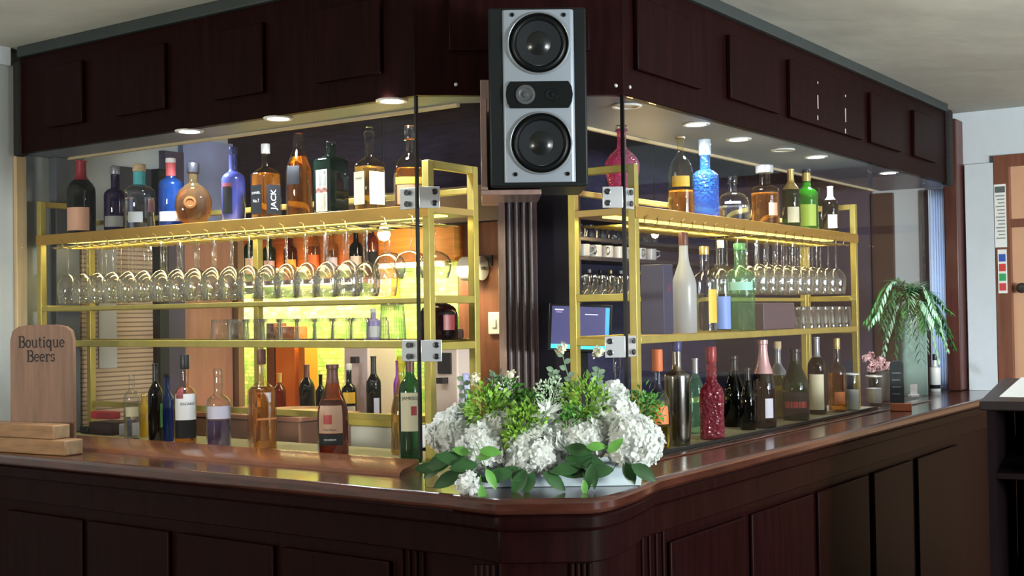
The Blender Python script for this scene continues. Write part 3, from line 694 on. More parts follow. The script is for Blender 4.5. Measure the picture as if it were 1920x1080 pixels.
L_orange = mat('orange_label', (.75, .22, .05), .5); L_red = mat('red_label', (.42, .03, .03), .5); L_yellow = mat('yellow_label', (.85, .55, .06), .5)
L_peach = mat('peach_label', (.70, .38, .26), .55); L_lilac = mat('lilac_label', (.60, .58, .70), .5); L_blue = mat('blue_label', (.06, .20, .50), .5); L_grey = mat('grey_label', (.30, .31, .30), .55)
L_green = mat('green_label', (.05, .20, .06), .5)
C_red = mat('red_foil', (.30, .02, .03), .35); C_gold = mat('gold_foil', (.75, .55, .20), .3, metal=.7); C_white = mat('white_cap', (.75, .75, .76), .4)
C_black = mat('black_cap', (.015, .015, .018), .35); C_teal = mat('teal_foil', (.08, .45, .50), .4); C_cork = mat('cork', (.66, .50, .30), .7, noise=.3, nscale=60)
C_grey = mat('grey_cap', (.30, .30, .34), .35, metal=.4); C_brown = mat('brown_foil', (.14, .05, .035), .4); C_navy = mat('navy_cap', (.03, .04, .16), .35); C_pink = mat('pink_foil', (.72, .42, .44), .3, metal=.4)
C_orange = mat('orange_cork', (.72, .17, .05), .5)
T_white = mat('white_print', (.85, .85, .82), .5); T_black = mat('black_print', (.01, .01, .01), .5); T_red = mat('red_print', (.5, .02, .02), .5)

def shelf_bottle(fr, px, ytop, wpx, w, name, label, prof, g, zb=None, extra=0, **k):
    P, h, r, t = at_shelf(fr, px, ytop, wpx, w, zb or ZS1)
    if prof in ('square', 'cuboid'):
        r *= .80; w = max(w, r * 1.42 + .018); P, h, _r0, t = at_shelf(fr, px, ytop, wpx, w, zb or ZS1)
    elif w < r + .016:
        w = r + .016; P, h, r, t = at_shelf(fr, px, ytop, wpx, w, zb or ZS1)
    return bottle(name, label, P, h, r, prof, g, rz=face_cam(P, extra), **k)
GA = 'bottles on the left top shelf'; GB = 'bottles on the right top shelf'
sb = shelf_bottle
sb('L', 152, 302, 52, .13, 'wine_bottle', 'dark wine bottle with red capsule and peach label, far left of the left top shelf', 'wine', dark_glass, group=GA, foil=(C_red, .74), labels=[(L_peach, .05, .36, -.35, .9)])
sb('L', 216, 312, 42, .22, 'gin_bottle', 'dark purple bottle with grey cap behind its neighbours on left top shelf', 'short', purple_glass, group=GA, cap=C_grey, capH=.12, labels=[(L_grey, .12, .30, -.2, .9)])
sb('L', 261, 308, 56, .13, 'tequila_bottle', 'clear bottle with teal neck and cork stopper on the left top shelf', 'short', clear, group=GA, liq=clear_l, lvl=.55, foil=(C_teal, .78), cap=C_cork, capH=.12, capR=.44, labels=[(L_peach, .30, .52, .9, .35), (L_grey, .12, .30, -.3, .5)])
sb('L', 320, 297, 46, .13, 'gin_bottle', 'bright blue bottle with red neck and white cap on left top shelf', 'short', blue_glass, group=GA, foil=(mat('coral_foil', (.65, .12, .13), .4), .80), cap=C_white, capH=.07, labels=[(L_white, .09, .24, 0, 1.1)])
fl = sb('L', 362, 306, 68, .12, 'liqueur_flask', 'round flat amber flask with black cap on left top shelf', 'flask', glass('amber_glass', (.95, .72, .35), milk=.05, edge=2), group=GA, ys=.5, liq=amber, lvl=.74, cap=C_black, capH=.16, capR=.34)
rr_ = fl.children[0]
fb_ = bpy.data.objects.get(fl.children[0].name)
P_, h_, r_, _t = at_shelf('L', 362, 306, 68, .12, ZS1)
obj('medallion', MB().loft([(.020, 0), (.022, .003), (.014, .004), (.012, .0015), (0, .0015)], 24).xf(Matrix.Translation((-.012, -r_ * .5 - .001, h_ * .36)) @ Matrix.Rotation(PI / 2, 4, 'X')), mat('bronze_medal', (.25, .10, .03), .4, metal=.5), fl)
sb('L', 437, 276, 44, .13, 'cream_liqueur_bottle', 'matt navy blue bottle with long neck on left top shelf', 'spirit', navy, group=GA, cap=C_navy, capH=.10, labels=[(L_black, .12, .52, -.6, .5), (mat('maroon_label', (.20, .04, .05), .5), .50, .57, -.6, .5)])
sb('L', 498, 270, 56, .13, 'whiskey_bottle', 'square amber whiskey bottle with black label and white cap on left top shelf', 'square', glass('whisky_clear', (.97, .90, .78), edge=3), group=GA, liq=amber, lvl=.70, cap=C_white, capH=.13, extra=.65,
   labels=[(L_black, .08, .52, 0, .62), (L_black, .08, .52, -PI / 2, .62)], texts=[('JACK', .30, 0, .030, T_white, True), ('DANIEL', .40, -PI / 2, .012, T_white), ('No.7', .28, -PI / 2, .016, T_white)])
sb('L', 560, 250, 50, .13, 'whiskey_bottle', 'tall amber bottle with clear upper neck and dark label on left top shelf', 'slope', glass('whisky_clear', (.97, .90, .78)), group=GA, liq=amber, lvl=.72, labels=[(L_black, .38, .60, -.55, .55)], texts=[])
sb('L', 620, 265, 60, .13, 'herbal_liqueur_bottle', 'dark green square bottle with cream and red label on left top shelf', 'cuboid', glass('deep_green', (.05, .13, .06), milk=.45, milk_col=(.012, .035, .022), edge=1.2), group=GA, extra=.75, cap=C_black, capH=.03,
   labels=[(mat('label_border', (.65, .62, .48), .5), .04, .62, -PI / 2, .55), (L_grey, .38, .60, -PI / 2, .46), (L_red, .30, .37, -PI / 2, .55), (L_cream, .05, .29, -PI / 2, .46)])
sb('L', 692, 238, 64, .13, 'whiskey_bottle', 'broad whiskey bottle with cream label and clear figure stopper on left top shelf', 'square', glass('whisky_clear', (.97, .90, .78)), group=GA, liq=amber_l, lvl=.66, extra=.7, ys=.8,
   labels=[(L_cream, .10, .58, 0, .62), (L_cream, .10, .58, -PI / 2, .62)], texts=[('WHISKEY', .48, 0, .009, T_black), ('WHISKEY', .48, -PI / 2, .009, T_black)], stopper='ball', capH=.20)
sb('L', 768, 236, 62, .12, 'whiskey_bottle', 'round shouldered whiskey bottle with yellow label beside the upper left clamp', 'dome', glass('whisky_clear', (.97, .90, .78)), group=GA, liq=amber, lvl=.58, ys=.7, cap=clear, capH=.16, capR=.32, labels=[(L_yellow, .34, .44, -.1, .95), (mat('tan_label', (.50, .28, .14), .5), .05, .33, 0, .9)])

sb('R', 1165, 235, 66, .19, 'gin_bottle', 'round pink textured bottle behind the upper right glass clamp', 'bell', pink_tex, group=GB, capH=.05, cap=clear, capR=.34)
sb('R', 1275, 257, 50, .12, 'tequila_bottle', 'long necked clear bottle with yellow label and brown liquor on right top shelf', 'dome', glass('straw_glass', (.97, .93, .72), edge=3), group=GB, liq=amber, lvl=.32, cap=C_cork, capH=.02, labels=[(L_yellow, .36, .50, 0, .7)], texts=[])
sb('R', 1321, 262, 50, .12, 'gin_bottle', 'bright blue textured bottle with pale cap on the right top shelf', 'short', pale_blue, group=GB, cap=glass('frosted_cap', (.8, .9, .95), milk=.5), capH=.20, capR=.46)
sb('R', 1373, 330, 62, .12, 'decanter', 'round clear decanter with clear stopper on right top shelf', 'dome', clear, group=GB, liq=clear_l, lvl=.40, cap=clear, capH=.16, capR=.30, labels=[(L_white, .44, .50, 0, .5)], cat='decanter')
sb('R', 1433, 310, 54, .12, 'whisky_bottle', 'squat amber whisky decanter with wide silver stopper on right top shelf', 'short', glass('whisky_clear', (.97, .90, .78)), group=GB, liq=amber, lvl=.62, cap=chrome, capH=.13, capR=.62, ys=.9, labels=[(L_peach, .18, .42, .6, .35)])
sb('R', 1482, 318, 34, .12, 'champagne_bottle', 'green bottle with gold foil neck on the right top shelf', 'wine', green_glass, group=GB, foil=(C_gold, .66), labels=[(L_cream, .10, .36, .3, .7)])
sb('R', 1511, 318, 42, .13, 'liqueur_bottle', 'bright green bottle with black cap second from right end of right top shelf', 'spirit', glass('bright_green_glass', (.22, .62, .14), milk=.3, milk_col=(.05, .24, .03), edge=1.3), group=GB, cap=C_black, capH=.06, foil=(C_gold, .86), labels=[(mat('lime_label', (.45, .62, .08), .5), .08, .45, 0, .9)])
sb('R', 1556, 350, 30, .13, 'wine_bottle', 'dark bottle with white capsule at the right end of right top shelf', 'wine', dark_glass, group=GB, foil=(C_white, .72), labels=[(L_white, .12, .40, .3, .6)])
sb('R', 1534, 352, 26, .25, 'wine_bottle', 'dark green bottle half hidden behind the bright green one', 'wine', green_glass, group=GB)

# bottles on the right lower shelf
GC = 'bottles on the right lower shelf'
def lb(px, ytop, wpx, w, name, label, prof, g, **k): return sb('R', px, ytop, wpx, w, name, label, prof, g, zb=ZS2, group=GC, **k)
bx = thing('bottle_box', 'navy bottle carton with red print on the right lower shelf', 'box', W('R', hit('R', 1232, 560, .15)[0], .15, ZS2), ROTR + .1)
obj('carton', MB().box(-.042, .042, -.042, .042, 0, .235), mat('navy_carton', (.030, .035, .085), .5), bx, bevel=.003)
for tx, z, sz, m_ in (('U', .155, .035, T_red),):
    vs, fs = text_mesh(tx, sz); obj('lettering', MB().add([(v.x, -.0428, z + v.y) for v in vs], fs), m_, bx, recalc=False, smooth=False)
lb(1281, 436, 46, .13, 'vodka_bottle', 'tall frosted white bottle with brown cap on the right lower shelf', 'slope', frosted, cap=C_brown, capH=.13)
lb(1320, 462, 44, .15, 'rum_bottle', 'clear bottle with yellow label and gold cap on the right lower shelf', 'short', clear, liq=clear_l, lvl=.5, cap=C_gold, capH=.10, labels=[(L_yellow, .12, .55, .8, .5)])
lb(1351, 450, 34, .14, 'vodka_bottle', 'slim clear bottle with a blue lower label on the right lower shelf', 'spirit', clear, cap=C_white, capH=.09, labels=[(mat('sky_label', (.22, .35, .80), .5), .03, .42, 0, 1.2)])
lb(1386, 456, 54, .14, 'gin_bottle', 'wide pale green glass bottle on the right lower shelf', 'short', ltgreen_glass, cap=glass('green_cap', (.5, .9, .6), milk=.3), capH=.08, labels=[(mat('mint_label', (.35, .68, .60), .5), .50, .60, 0, 1.0)])
for px, nm in ((1207, 'pale label bottle in the shadow beside the right front post'),):
    pass
# dark domed liqueur bottle on the left lower shelf and small glassware beside it
u_, z_, t_ = hit('L', 828, 566, .2)
bottle('liqueur_bottle', 'dark domed liqueur bottle with red label behind the left corner post', W('L', u_ + .004, .19, ZS2 - .002), .125, .060, 'stout', glass('dark_ruby', (.10, .02, .03), milk=.35, milk_col=(.03, .008, .012), edge=1.2), labels=[(mat('ruby_label', (.30, .03, .03), .4), .25, .62, .6, .35)], rz=face_cam(W('L', 0, .2, 1.5)))

# ================================================================== bottles on the counter, inside the glass
GD = 'bottles on the left counter'; GE = 'bottles on the right counter'
def cb(fr, px, ytop, wpx, w, name, label, prof, g, **k): return sb(fr, px, ytop, wpx, w, name, label, prof, g, zb=ZM, group=GD if fr == 'L' else GE, **k)
cb('L', 247, 702, 30, .12, 'gin_bottle', 'pale clear bottle at far left of the left counter', 'spirit', clear, liq=clear_l, lvl=.5, labels=[(L_cream, .35, .5, 0, .8), (L_lilac, .06, .26, .5, .5)])
cb('L', 270, 738, 28, .20, 'liqueur_bottle', 'small yellow bottle behind the dark bottles on left counter', 'slope', mat('yellow_bottle', (.72, .42, .03), .35), cap=C_gold, capH=.08)
cb('L', 291, 682, 27, .06, 'wine_bottle', 'slim black bottle on the left counter beside the blue one', 'bordeaux', dark_glass, foil=(C_black, .78), labels=[(L_green, .2, .5, .9, .25)])
cb('L', 313, 700, 28, .13, 'gin_bottle', 'dark blue bottle half behind the slim black one', 'bordeaux', blue_glass, cap=C_black, capH=.05)
cb('L', 346, 665, 42, .06, 'rum_bottle', 'rum bottle with white and black label and dark cap on left counter', 'short', glass('whisky_clear', (.97, .90, .78)), liq=amber, lvl=.18, cap=C_black, capH=.16,
   labels=[(L_white, .34, .68, .15, 1.1), (L_black, .10, .34, .15, 1.1), (mat('dark_red_seal', (.2, .03, .03), .5), .62, .76, -.5, .35)], texts=[('BACARDI', .55, .25, .012, T_black)])
cb('L', 409, 690, 46, .06, 'gin_bottle', 'stubby violet gin bottle with pale label on the left counter', 'spirit', clear, liq=violet_l, lvl=.40, capH=.12, cap=clear,
   labels=[(L_lilac, .42, .60, .1, 1.15)], texts=[])
cb('L', 490, 655, 56, .06, 'whiskey_bottle', 'tall square amber whiskey bottle with slanting line on left counter', 'square', glass('whisky_clear', (.97, .90, .78)), liq=amber, lvl=.74, cap=C_brown, capH=.15, extra=.45,
   labels=[(mat('orange_band', (.60, .24, .08), .5), .36, .385, 0, .75)])
cb('L', 623, 684, 58, .06, 'bourbon_bottle', 'bourbon bottle with brown foil neck and rose label on left counter', 'champagne', brown_glass, liq=amber, lvl=.62, foil=(C_brown, .80),
   labels=[(mat('tan_label2', (.50, .30, .20), .5), .26, .56, -.2, .85), (L_black, .13, .25, -.2, .85), (L_red, .36, .46, -.35, .28)], texts=[('Four Roses', .30, -.2, .009, T_black), ('BOURBON', .19, -.2, .008, T_white)])
cb('L', 752, 668, 42, .20, 'liqueur_bottle', 'tall curvy gold tinted bottle beside the left corner post', 'curvy', gold_glass, liq=liquid('pale_gold', (.92, .75, .38), .2), lvl=.6)
cb('L', 768, 655, 44, .055, 'whiskey_bottle', 'green whiskey bottle with cream label cut by the left glass corner', 'spirit', green_glass, foil=(C_brown, .80),
   labels=[(L_cream, .28, .62, .1, 1.0), (L_red, .42, .50, .3, .25)], texts=[('JAMESON', .57, .1, .014, T_black)])
cb('R', 1157, 668, 44, .15, 'decanter', 'clear round decanter with glass ball stopper behind the white flowers', 'dome', clear, liq=clear_l, lvl=.3, cap=clear, capH=.17, capR=.32, cat='decanter')
cb('R', 1232, 655, 48, .07, 'tequila_bottle', 'clear bottle with orange cork and orange label beside the flowers', 'dome', clear, liq=yellow_l, lvl=.30, cap=C_orange, capH=.22, capR=.42, labels=[(L_orange, .33, .58, 0, .9)])
cb('R', 1268, 640, 48, .07, 'metallic_bottle', 'tall silver-brown metallic bottle with navy cap on right counter', 'cylinder', silver_b, cap=C_navy, capH=.10, capR=.42)
cb('R', 1303, 672, 30, .20, 'wine_bottle', 'pale green clear bottle behind the red textured one', 'wine', ltgreen_glass, foil=(C_grey, .80))
cb('R', 1333, 650, 46, .06, 'gin_bottle', 'pink-red cut glass bottle with red cap on right counter', 'faceted', red_tex, liq=rose_l, lvl=.6, cap=C_red, capH=.17)
cb('R', 1375, 668, 42, .19, 'wine_bottle', 'black bottle behind and right of the pink-red one', 'champagne', dark_glass, foil=(C_black, .8))
cb('R', 1401, 690, 30, .09, 'wine_bottle', 'short black bottle left of the pink foiled champagne', 'champagne', dark_glass, foil=(C_black, .8))
cb('R', 1430, 638, 46, .07, 'champagne_bottle', 'black champagne bottle with pink foil neck and small white label', 'champagne', dark_glass, foil=(C_pink, .62), labels=[(L_lilac, .12, .34, .45, .35)])
cb('R', 1457, 640, 34, .20, 'wine_bottle', 'yellow-green bottle with cream cap behind the champagne', 'wine', glass('olive_glass', (.65, .62, .10), milk=.25, milk_col=(.35, .33, .04), edge=1.5), cap=C_cork, capH=.10, foil=(C_grey, .62))
cb('R', 1490, 655, 50, .09, 'champagne_bottle', 'wide dark green bottle with black and red label on right counter', 'champagne', green_glass, foil=(C_black, .84), labels=[(L_black, .06, .40, 0, 1.2), (L_red, .18, .27, 0, .9)], texts=[])
cb('R', 1530, 632, 34, .12, 'wine_bottle', 'dark wine bottle with tall cream label on right counter', 'bordeaux', dark_glass, foil=(C_grey, .74), labels=[(L_cream, .06, .52, -.1, .9)])
cb('R', 1568, 634, 34, .09, 'brandy_bottle', 'amber brandy bottle with gold cap near right end of the shelving', 'spirit', glass('whisky_clear', (.97, .90, .78)), liq=amber, lvl=.62, cap=C_gold, capH=.15, labels=[(L_orange, .12, .32, .3, .6)])
# white candles in glass jars
def jar(px, ytop, wpx, w, label, m_):
    P, h, r, t = at_shelf('R', px, ytop, wpx, w, ZM)
    j = thing('candle_jar', label, 'candle jar', P)
    obj('jar', MB().loft([(r * .93, 0), (r, .004), (r, h - .003), (r * .97, h)], 24), clear, j)
    obj('wax', MB().loft([(r * .9, .004), (r * .93, h * .55), (0, h * .56)], 24), m_, j)
    obj('rim', MB().loft([(r * .97, h - .006), (r * 1.03, h - .006), (r * 1.03, h + .001), (r * .97, h + .001), (r * .97, h - .006)], 24, cap=False), white_m, j)
jar(1597, 700, 26, .06, 'clear glass jar with white wax left of the right end post', white_matt)
jar(1638, 704, 30, .10, 'frosted white candle jar just outside the right end post', white_matt)

# ================================================================== hanging stemware
def wine_glass(name, label, cat, R, H, foot, group, bowlh):
    t = thing(name, label, cat, (0, 0, 0), 0, group)
    obj('foot', MB().loft([(.0035, -.006), (foot * .6, -.0025), (foot, -.0012), (foot, 0), (0, 0)], 24), stem_glass, t)
    zb_ = -(H - bowlh)
    obj('stem', MB().loft([(.0042, -.0061), (.0032, -.02), (.0032, zb_ + .012), (.006, zb_ + .001)], 10, cap=False), stem_glass, t)
    rg = [(.0062, zb_), (R * .45, zb_ - bowlh * .05), (R * .80, zb_ - bowlh * .19), (R * .97, zb_ - bowlh * .38), (R, zb_ - bowlh * .52), (R * .95, zb_ - bowlh * .75), (R * .83, -H), (R * .815, -H - .0008), (R * .80, -H), (R * .92, zb_ - bowlh * .74)]
    obj('bowl', MB().loft(rg, 24, cap=False), stem_glass, t, sharp=60)
    return t
ZR = 1.8390
rowname = ['front row', 'middle row', 'back row']
g0 = None; k_ = 0
GL_ = 'wine glasses hanging under the left top shelf'; GR_ = 'wine glasses hanging under the right top shelf'
rnd = random.Random(3)
for row, w in enumerate((.107, .195, .283)):
    for i, u in enumerate(UL):
        lab = 'hanging wine glass under left shelf, %s, %s from the corner post' % (rowname[row], ORD[i])
        if row == 2 and abs(u - uLm) < .062: continue
        P = W('L', u, w + rnd.uniform(-.0008, .0008), ZR)
        if g0 is None: g0 = wine_glass('wine_glass', lab, 'wine glass', .0432, .222, .034, GL_, .112); g0.location = P
        else: dup(g0, P, rnd.uniform(0, 6), lab, GL_)
for row, w in enumerate((.107, .195, .283)):
    for i, u in enumerate(UR):
        if row == 2 and (abs(u - uRm) < .062 or u > 2.1): continue
        dup(g0, W('R', u, w + rnd.uniform(-.0008, .0008), ZR), rnd.uniform(0, 6), 'hanging wine glass under right shelf, %s, %s from the bottles' % (rowname[row], ORD[i]), GR_)
gb = wine_glass('cocktail_glass', 'wide balloon glass hanging left of the left corner post', 'balloon glass', .052, .170, .036, 'balloon glasses by the corner post', .085); gb.location = W('L', .265, .18, ZR)
dup(gb, W('L', .135, .13, ZR), .5, 'wide balloon glass hanging just left of the corner post, nearest the glass')
dup(gb, W('L', -.035 + .01, .24, ZR) if False else W('L', .125, .238, ZR), 1, 'wide balloon glass hanging at the back beside the left rear post')

# tumblers
tumbler_glass = glass('tumbler_glass', (.985, .985, .985), gl=3.2, edge=6)
def tumbler(label, group, R=.036, H=.088, m_=None):
    t = thing('tumbler', label, 'tumbler', (0, 0, 0), 0, group)
    n = 20; vs = []; 
    rg = [(R, 0), (R * .99, .004), (R * .86, H - .004), (R * .80, H), (0, H)]
    obj('wall', MB().loft(rg[:4] + [(0, H)], n, cap=False), m_ or tumbler_glass, t, sharp=60)
    obj('base', MB().loft([(0, H - .012), (R * .78, H - .012), (R * .79, H - .001), (0, H - .001)], n), m_ or tumbler_glass, t)
    return t
GT = 'upturned tumblers on the right lower shelf'
t0 = None
for row, w in enumerate((.10, .18, .26)):
    for i in range(7):
        u = 1.60 + .083 * i
        lab = 'upturned tumbler on right lower shelf, %s, %s from the bottles' % (rowname[row], ORD[i])
        P = W('R', u, w, ZS2)
        if t0 is None: t0 = tumbler(lab, GT); t0.location = P
        else: dup(t0, P, rnd.uniform(0, 6), lab, GT)
bxp = obj('dark_box', MB().fbox('R', hit('R', 1432, 590, .09)[0], hit('R', 1490, 590, .09)[0], .09, .20, ZS2, ZS2 + .105), mat('mauve_box', (.115, .075, .090), .5), bevel=.004)
tag(bxp, 'low mauve-brown box on the right lower shelf beside the tumblers', 'box')
tl0 = None
for row, w in enumerate((.11, .20)):
    for i in range(9):
        P = W('L', .33 + .082 * i, w, ZS2 - .0035); lab = 'upturned tumbler on left lower shelf, %s, %s from the violet bottle' % (rowname[row], ORD[i])
        if tl0 is None: tl0 = tumbler(lab, 'upturned tumblers on the left lower shelf', .035, .075); tl0.location = P
        else: dup(tl0, P, rnd.uniform(0, 6), lab)
u_ = hit('L', 736, 600, .14)[0]
tf = tumbler('clear ribbed glass jug upturned on the left lower shelf', None, .043, .120, clear); tf.location = W('L', u_, .14, ZS2);
tf.name = 'ribbed_glass'; tf['category'] = 'glass'
for k in range(14):
    a = 2 * PI * k / 14
    obj('rib', MB().tube([(.043 * math.cos(a), .043 * math.sin(a), .002), (.036 * math.cos(a), .036 * math.sin(a), .105)], .0016, 5), clear, tf)
u_ = hit('L', 700, 600, .14)[0]
sm = bottle('mixer_bottle', 'small white and violet bottle on left lower shelf by the ribbed glass', W('L', u_, .14, ZS2), .10, .022, 'short', mat('violet_plastic', (.38, .32, .62), .4), cap=C_white, capH=.12, labels=[(L_white, .1, .5, .3, .9)])
# dark flat tin between the left posts
tn = obj('flat_tin', MB().fbox('L', -.0 + .06, .10, .235, .30, ZS2 + .0, ZS2 + .03), mat('brown_tin', (.06, .03, .03), .4), bevel=.004); tag(tn, 'small dark brown tin on the lower shelf by the left rear post', 'tin')

# ================================================================== loudspeaker
sx0, sx1, Dsp = 917, 1101, 3.30
cx = (sx0 + sx1) / 2
Pt = CAM + ray(cx, 12) * Dsp; Pb = CAM + ray(cx, 349) * Dsp
SPH = Pt.z - Pb.z; SPW = (sx1 - sx0) * Dsp / F_PX
sp_ = thing('loudspeaker', 'black loudspeaker with silver front and two large woofers on the canopy corner', 'loudspeaker', ((Pt.x + Pb.x) / 2, Dsp, Pb.z), .02)
hw, H = SPW / 2, SPH
obj('cabinet', MB().box(-hw, hw, .012, .265, 0, H), black, sp_, bevel=.008)
obj('wall_mount', MB().box(-.05, .05, .2655, .372, H - .12, H - .03), black, sp_)
obj('baffle', MB().box(-hw, hw, -.004, .0118, 0, H), mat('baffle_black', (.007, .009, .010), .45, spec=.25), sp_, bevel=.005)
px2 = lambda px: (px - cx) * Dsp / F_PX
pz = lambda py: (349 - py) * Dsp / F_PX
mb = MB(); x0, x1 = px2(943), px2(1078)
prof = [(x0, -.004), (x0 + .004, -.009), (x0 + .018, -.0125), (x1 - .010, -.0125), (x1 - .004, -.009), (x1, -.004)]
k = len(prof)
vs = [(x, y, z) for z in (pz(342), pz(17)) for x, y in prof]
mb.add(vs, [tuple(range(k))[::-1], tuple(range(k, 2 * k))] + [(i, (i + 1) % k, k + (i + 1) % k, k + i) for i in range(k)])
obj('faceplate', mb, mat('silver_face', (.27, .31, .37), .38, metal=.3), sp_, bevel=.0015)
def woofer(px, py):
    R = .0845
    M = Matrix.Translation((px2(px), -.0126, pz(py))) @ Matrix.Rotation(PI / 2, 4, 'X')
    cone = mat('woofer_cone', (.013, .015, .018), .35, spec=.35)
    o = obj('woofer', MB().loft([(R * .985, .0005), (R * .97, .006), (R * .93, .0065), (R * .90, .002), (R * .88, -.0005), (0, -.0006)], 48, cap=False).xf(M), mat('woofer_surround', (.004, .005, .006), .4, spec=.25), sp_)
    obj('trim_ring', MB().loft([(R * 1.0, .0003), (R, .005), (R * .965, .0075), (R * .95, .0066), (R * .98, .0003)], 48, cap=False).xf(M), mat('ring_silver', (.30, .33, .36), .3, metal=.6), o)
    obj('surround', MB().loft([(R * .90, .0), (R * .86, .006), (R * .80, .0085), (R * .74, .005), (R * .71, -.0)], 48, cap=False).xf(M), MATS['woofer_surround'], o)
    obj('cone', MB().loft([(R * .71, .004), (R * .40, .0012), (R * .37, .0008)], 48, cap=False).xf(M), cone, o)
    obj('dust_cap', MB().loft([(R * .385, .0010), (R * .30, .006), (R * .18, .0105), (0, .012)], 32, cap=False).xf(M), mat('dust_cap', (.008, .009, .010), .25), o)
woofer(1011, 81); woofer(1013, 269)
tx0, tx1 = px2(948), px2(1074); tz = pz(178); th = .036
pl = [(tx0 + .012, tz - th), (tx1 - .012, tz - th), (tx1 - .003, tz - th * .6), (tx1, tz), (tx1 - .003, tz + th * .6), (tx1 - .012, tz + th), (tx0 + .012, tz + th), (tx0 + .003, tz + th * .6), (tx0, tz), (tx0 + .003, tz - th * .6)]
k = len(pl)
tw = obj('tweeter_panel', MB().add([(x, -.0128, z) for x, z in pl] + [(x, -.017, z) for x, z in pl], [tuple(range(k)), tuple(range(k, 2 * k))[::-1]] + [(i, (i + 1) % k, k + (i + 1) % k, k + i) for i in range(k)]), mat('tweeter_black', (.004, .005, .006), .35, spec=.3), sp_, bevel=.001)
M = Matrix.Translation((px2(985), -.0171, pz(178))) @ Matrix.Rotation(PI / 2, 4, 'X')
obj('tweeter', MB().loft([(.026, 0), (.026, .0035), (.019, .0045), (.014, .001), (.009, .001), (.007, .004), (0, .006)], 32).xf(M), mat('tweeter_grey', (.06, .065, .07), .4, spec=.3), tw)
M = Matrix.Translation((px2(1034), -.0171, pz(178))) @ Matrix.Rotation(PI / 2, 4, 'X')
obj('tweeter', MB().loft([(.017, 0), (.016, .002), (.010, .001), (.006, .001), (.004, .004), (0, .005)], 32).xf(M), MATS['tweeter_black'], tw)
for px, py in ((962, 27), (1059, 28), (964, 327), (1062, 327)):
    M = Matrix.Translation((px2(px), -.0126, pz(py))) @ Matrix.Rotation(PI / 2, 4, 'X')
    obj('grille_socket', MB().loft([(.0055, 0), (.0055, .003), (.0035, .003), (.003, .001), (0, .001)], 16).xf(M), MATS['tweeter_black'], sp_)
# wooden mounting box the speaker sits against
wb = thing('speaker_bracket', 'brown wooden mounting box edge behind the left side of the loudspeaker', 'bracket', (Pb.x - hw - .022, Dsp + .03, Pb.z), .02)
obj('side_board', MB().box(0, .018, 0, .235, -.004, pz(178)), mat('bracket_wood', (.26, .17, .15), .3, noise=.3, nscale=4, stretch=(6, 6, .8), coat=.4), wb, bevel=.002)
obj('bottom_board', MB().box(0.0, SPW * .62, 0, .235, -.018, -.0045), MATS['bracket_wood'], wb, bevel=.002)
obj('hanging_batten', MB().box(.0, .05, .2395, .335, -.018, H - .14), MATS['bracket_wood'], wb, bevel=.002)

# ================================================================== wooden sign on the counter
G_ = {}
def letters():
    s_ = .16   # serif half width
    def bar(x0, y0, x1, y1, t=.13): return ('l', [(x0, y0), (x1, y1)], t)
    def arcp(cx, cy, rx, ry, a0, a1, t=.12, n=12): return ('l', [(cx + rx * math.cos(math.radians(a0 + (a1 - a0) * i / n)), cy + ry * math.sin(math.radians(a0 + (a1 - a0) * i / n))) for i in range(n + 1)], t)
    L = {}
    L['B'] = (.78, [bar(.15, 0, .15, 1, .15), bar(0, 1, .42, 1, .08), bar(0, 0, .42, 0, .08), bar(.15, .53, .42, .53, .07), arcp(.42, .765, .20, .235, -90, 90, .13), arcp(.42, .265, .25, .265, -90, 90, .14)])
    L['o'] = (.66, [arcp(.3, .33, .24, .32, 0, 360, .12, 20)])
    L['u'] = (.74, [bar(.12, .66, .12, .22, .13), arcp(.32, .22, .20, .22, 180, 300, .10), bar(.54, .66, .54, 0, .13), bar(0, .66, .14, .66, .07), bar(.42, .66, .56, .66, .07), bar(.54, 0, .68, 0, .07), bar(.40, .03, .54, .16, .07)])
    L['t'] = (.48, [bar(.18, .9, .18, .14, .13), bar(.02, .66, .40, .66, .07), arcp(.30, .14, .12, .14, 180, 320, .08)])
    L['i'] = (.40, [bar(.17, .66, .17, 0, .13), bar(.04, .66, .18, .66, .07), bar(.03, 0, .32, 0, .07), arcp(.17, .90, .035, .035, 0, 360, .09, 8)])
    L['q'] = (.72, [arcp(.28, .33, .22, .32, 0, 360, .12, 20), bar(.52, .66, .52, -.32, .13), bar(.38, -.32, .66, -.32, .07)])
    L['e'] = (.62, [arcp(.29, .33, .23, .31, 0, 320, .11, 20), bar(.07, .35, .51, .35, .07)])
    L['r'] = (.58, [bar(.16, .66, .16, 0, .13), bar(.03, .66, .17, .66, .07), bar(.02, 0, .32, 0, .07), arcp(.38, .42, .20, .20, 165, 50, .10), arcp(.49, .55, .03, .03, 0, 360, .08, 8)])
    L['s'] = (.54, [arcp(.25, .48, .17, .155, 30, 250, .10), arcp(.25, .18, .18, .165, 80, -150, .11), bar(.43, .50, .43, .64, .06), bar(.05, .03, .05, .18, .06)])
    return L
LT = letters()
def stroke(pts, t, z=0):
    vs = []; n = len(pts)
    for i, p in enumerate(pts):
        a = Vector(pts[max(i - 1, 0)]); b = Vector(pts[min(i + 1, n - 1)])
        if n > 8 and (Vector(pts[0]) - Vector(pts[-1])).length < 1e-4 and i in (0, n - 1): a, b = Vector(pts[n - 2]), Vector(pts[1])
        d = (b - a).normalized(); nn = Vector((-d.y, d.x)) * t / 2; q = Vector(p)
        vs += [(q.x + nn.x, q.y + nn.y), (q.x - nn.x, q.y - nn.y)]
    return vs, [(2 * i, 2 * i + 1, 2 * i + 3, 2 * i + 2) for i in range(n - 1)]
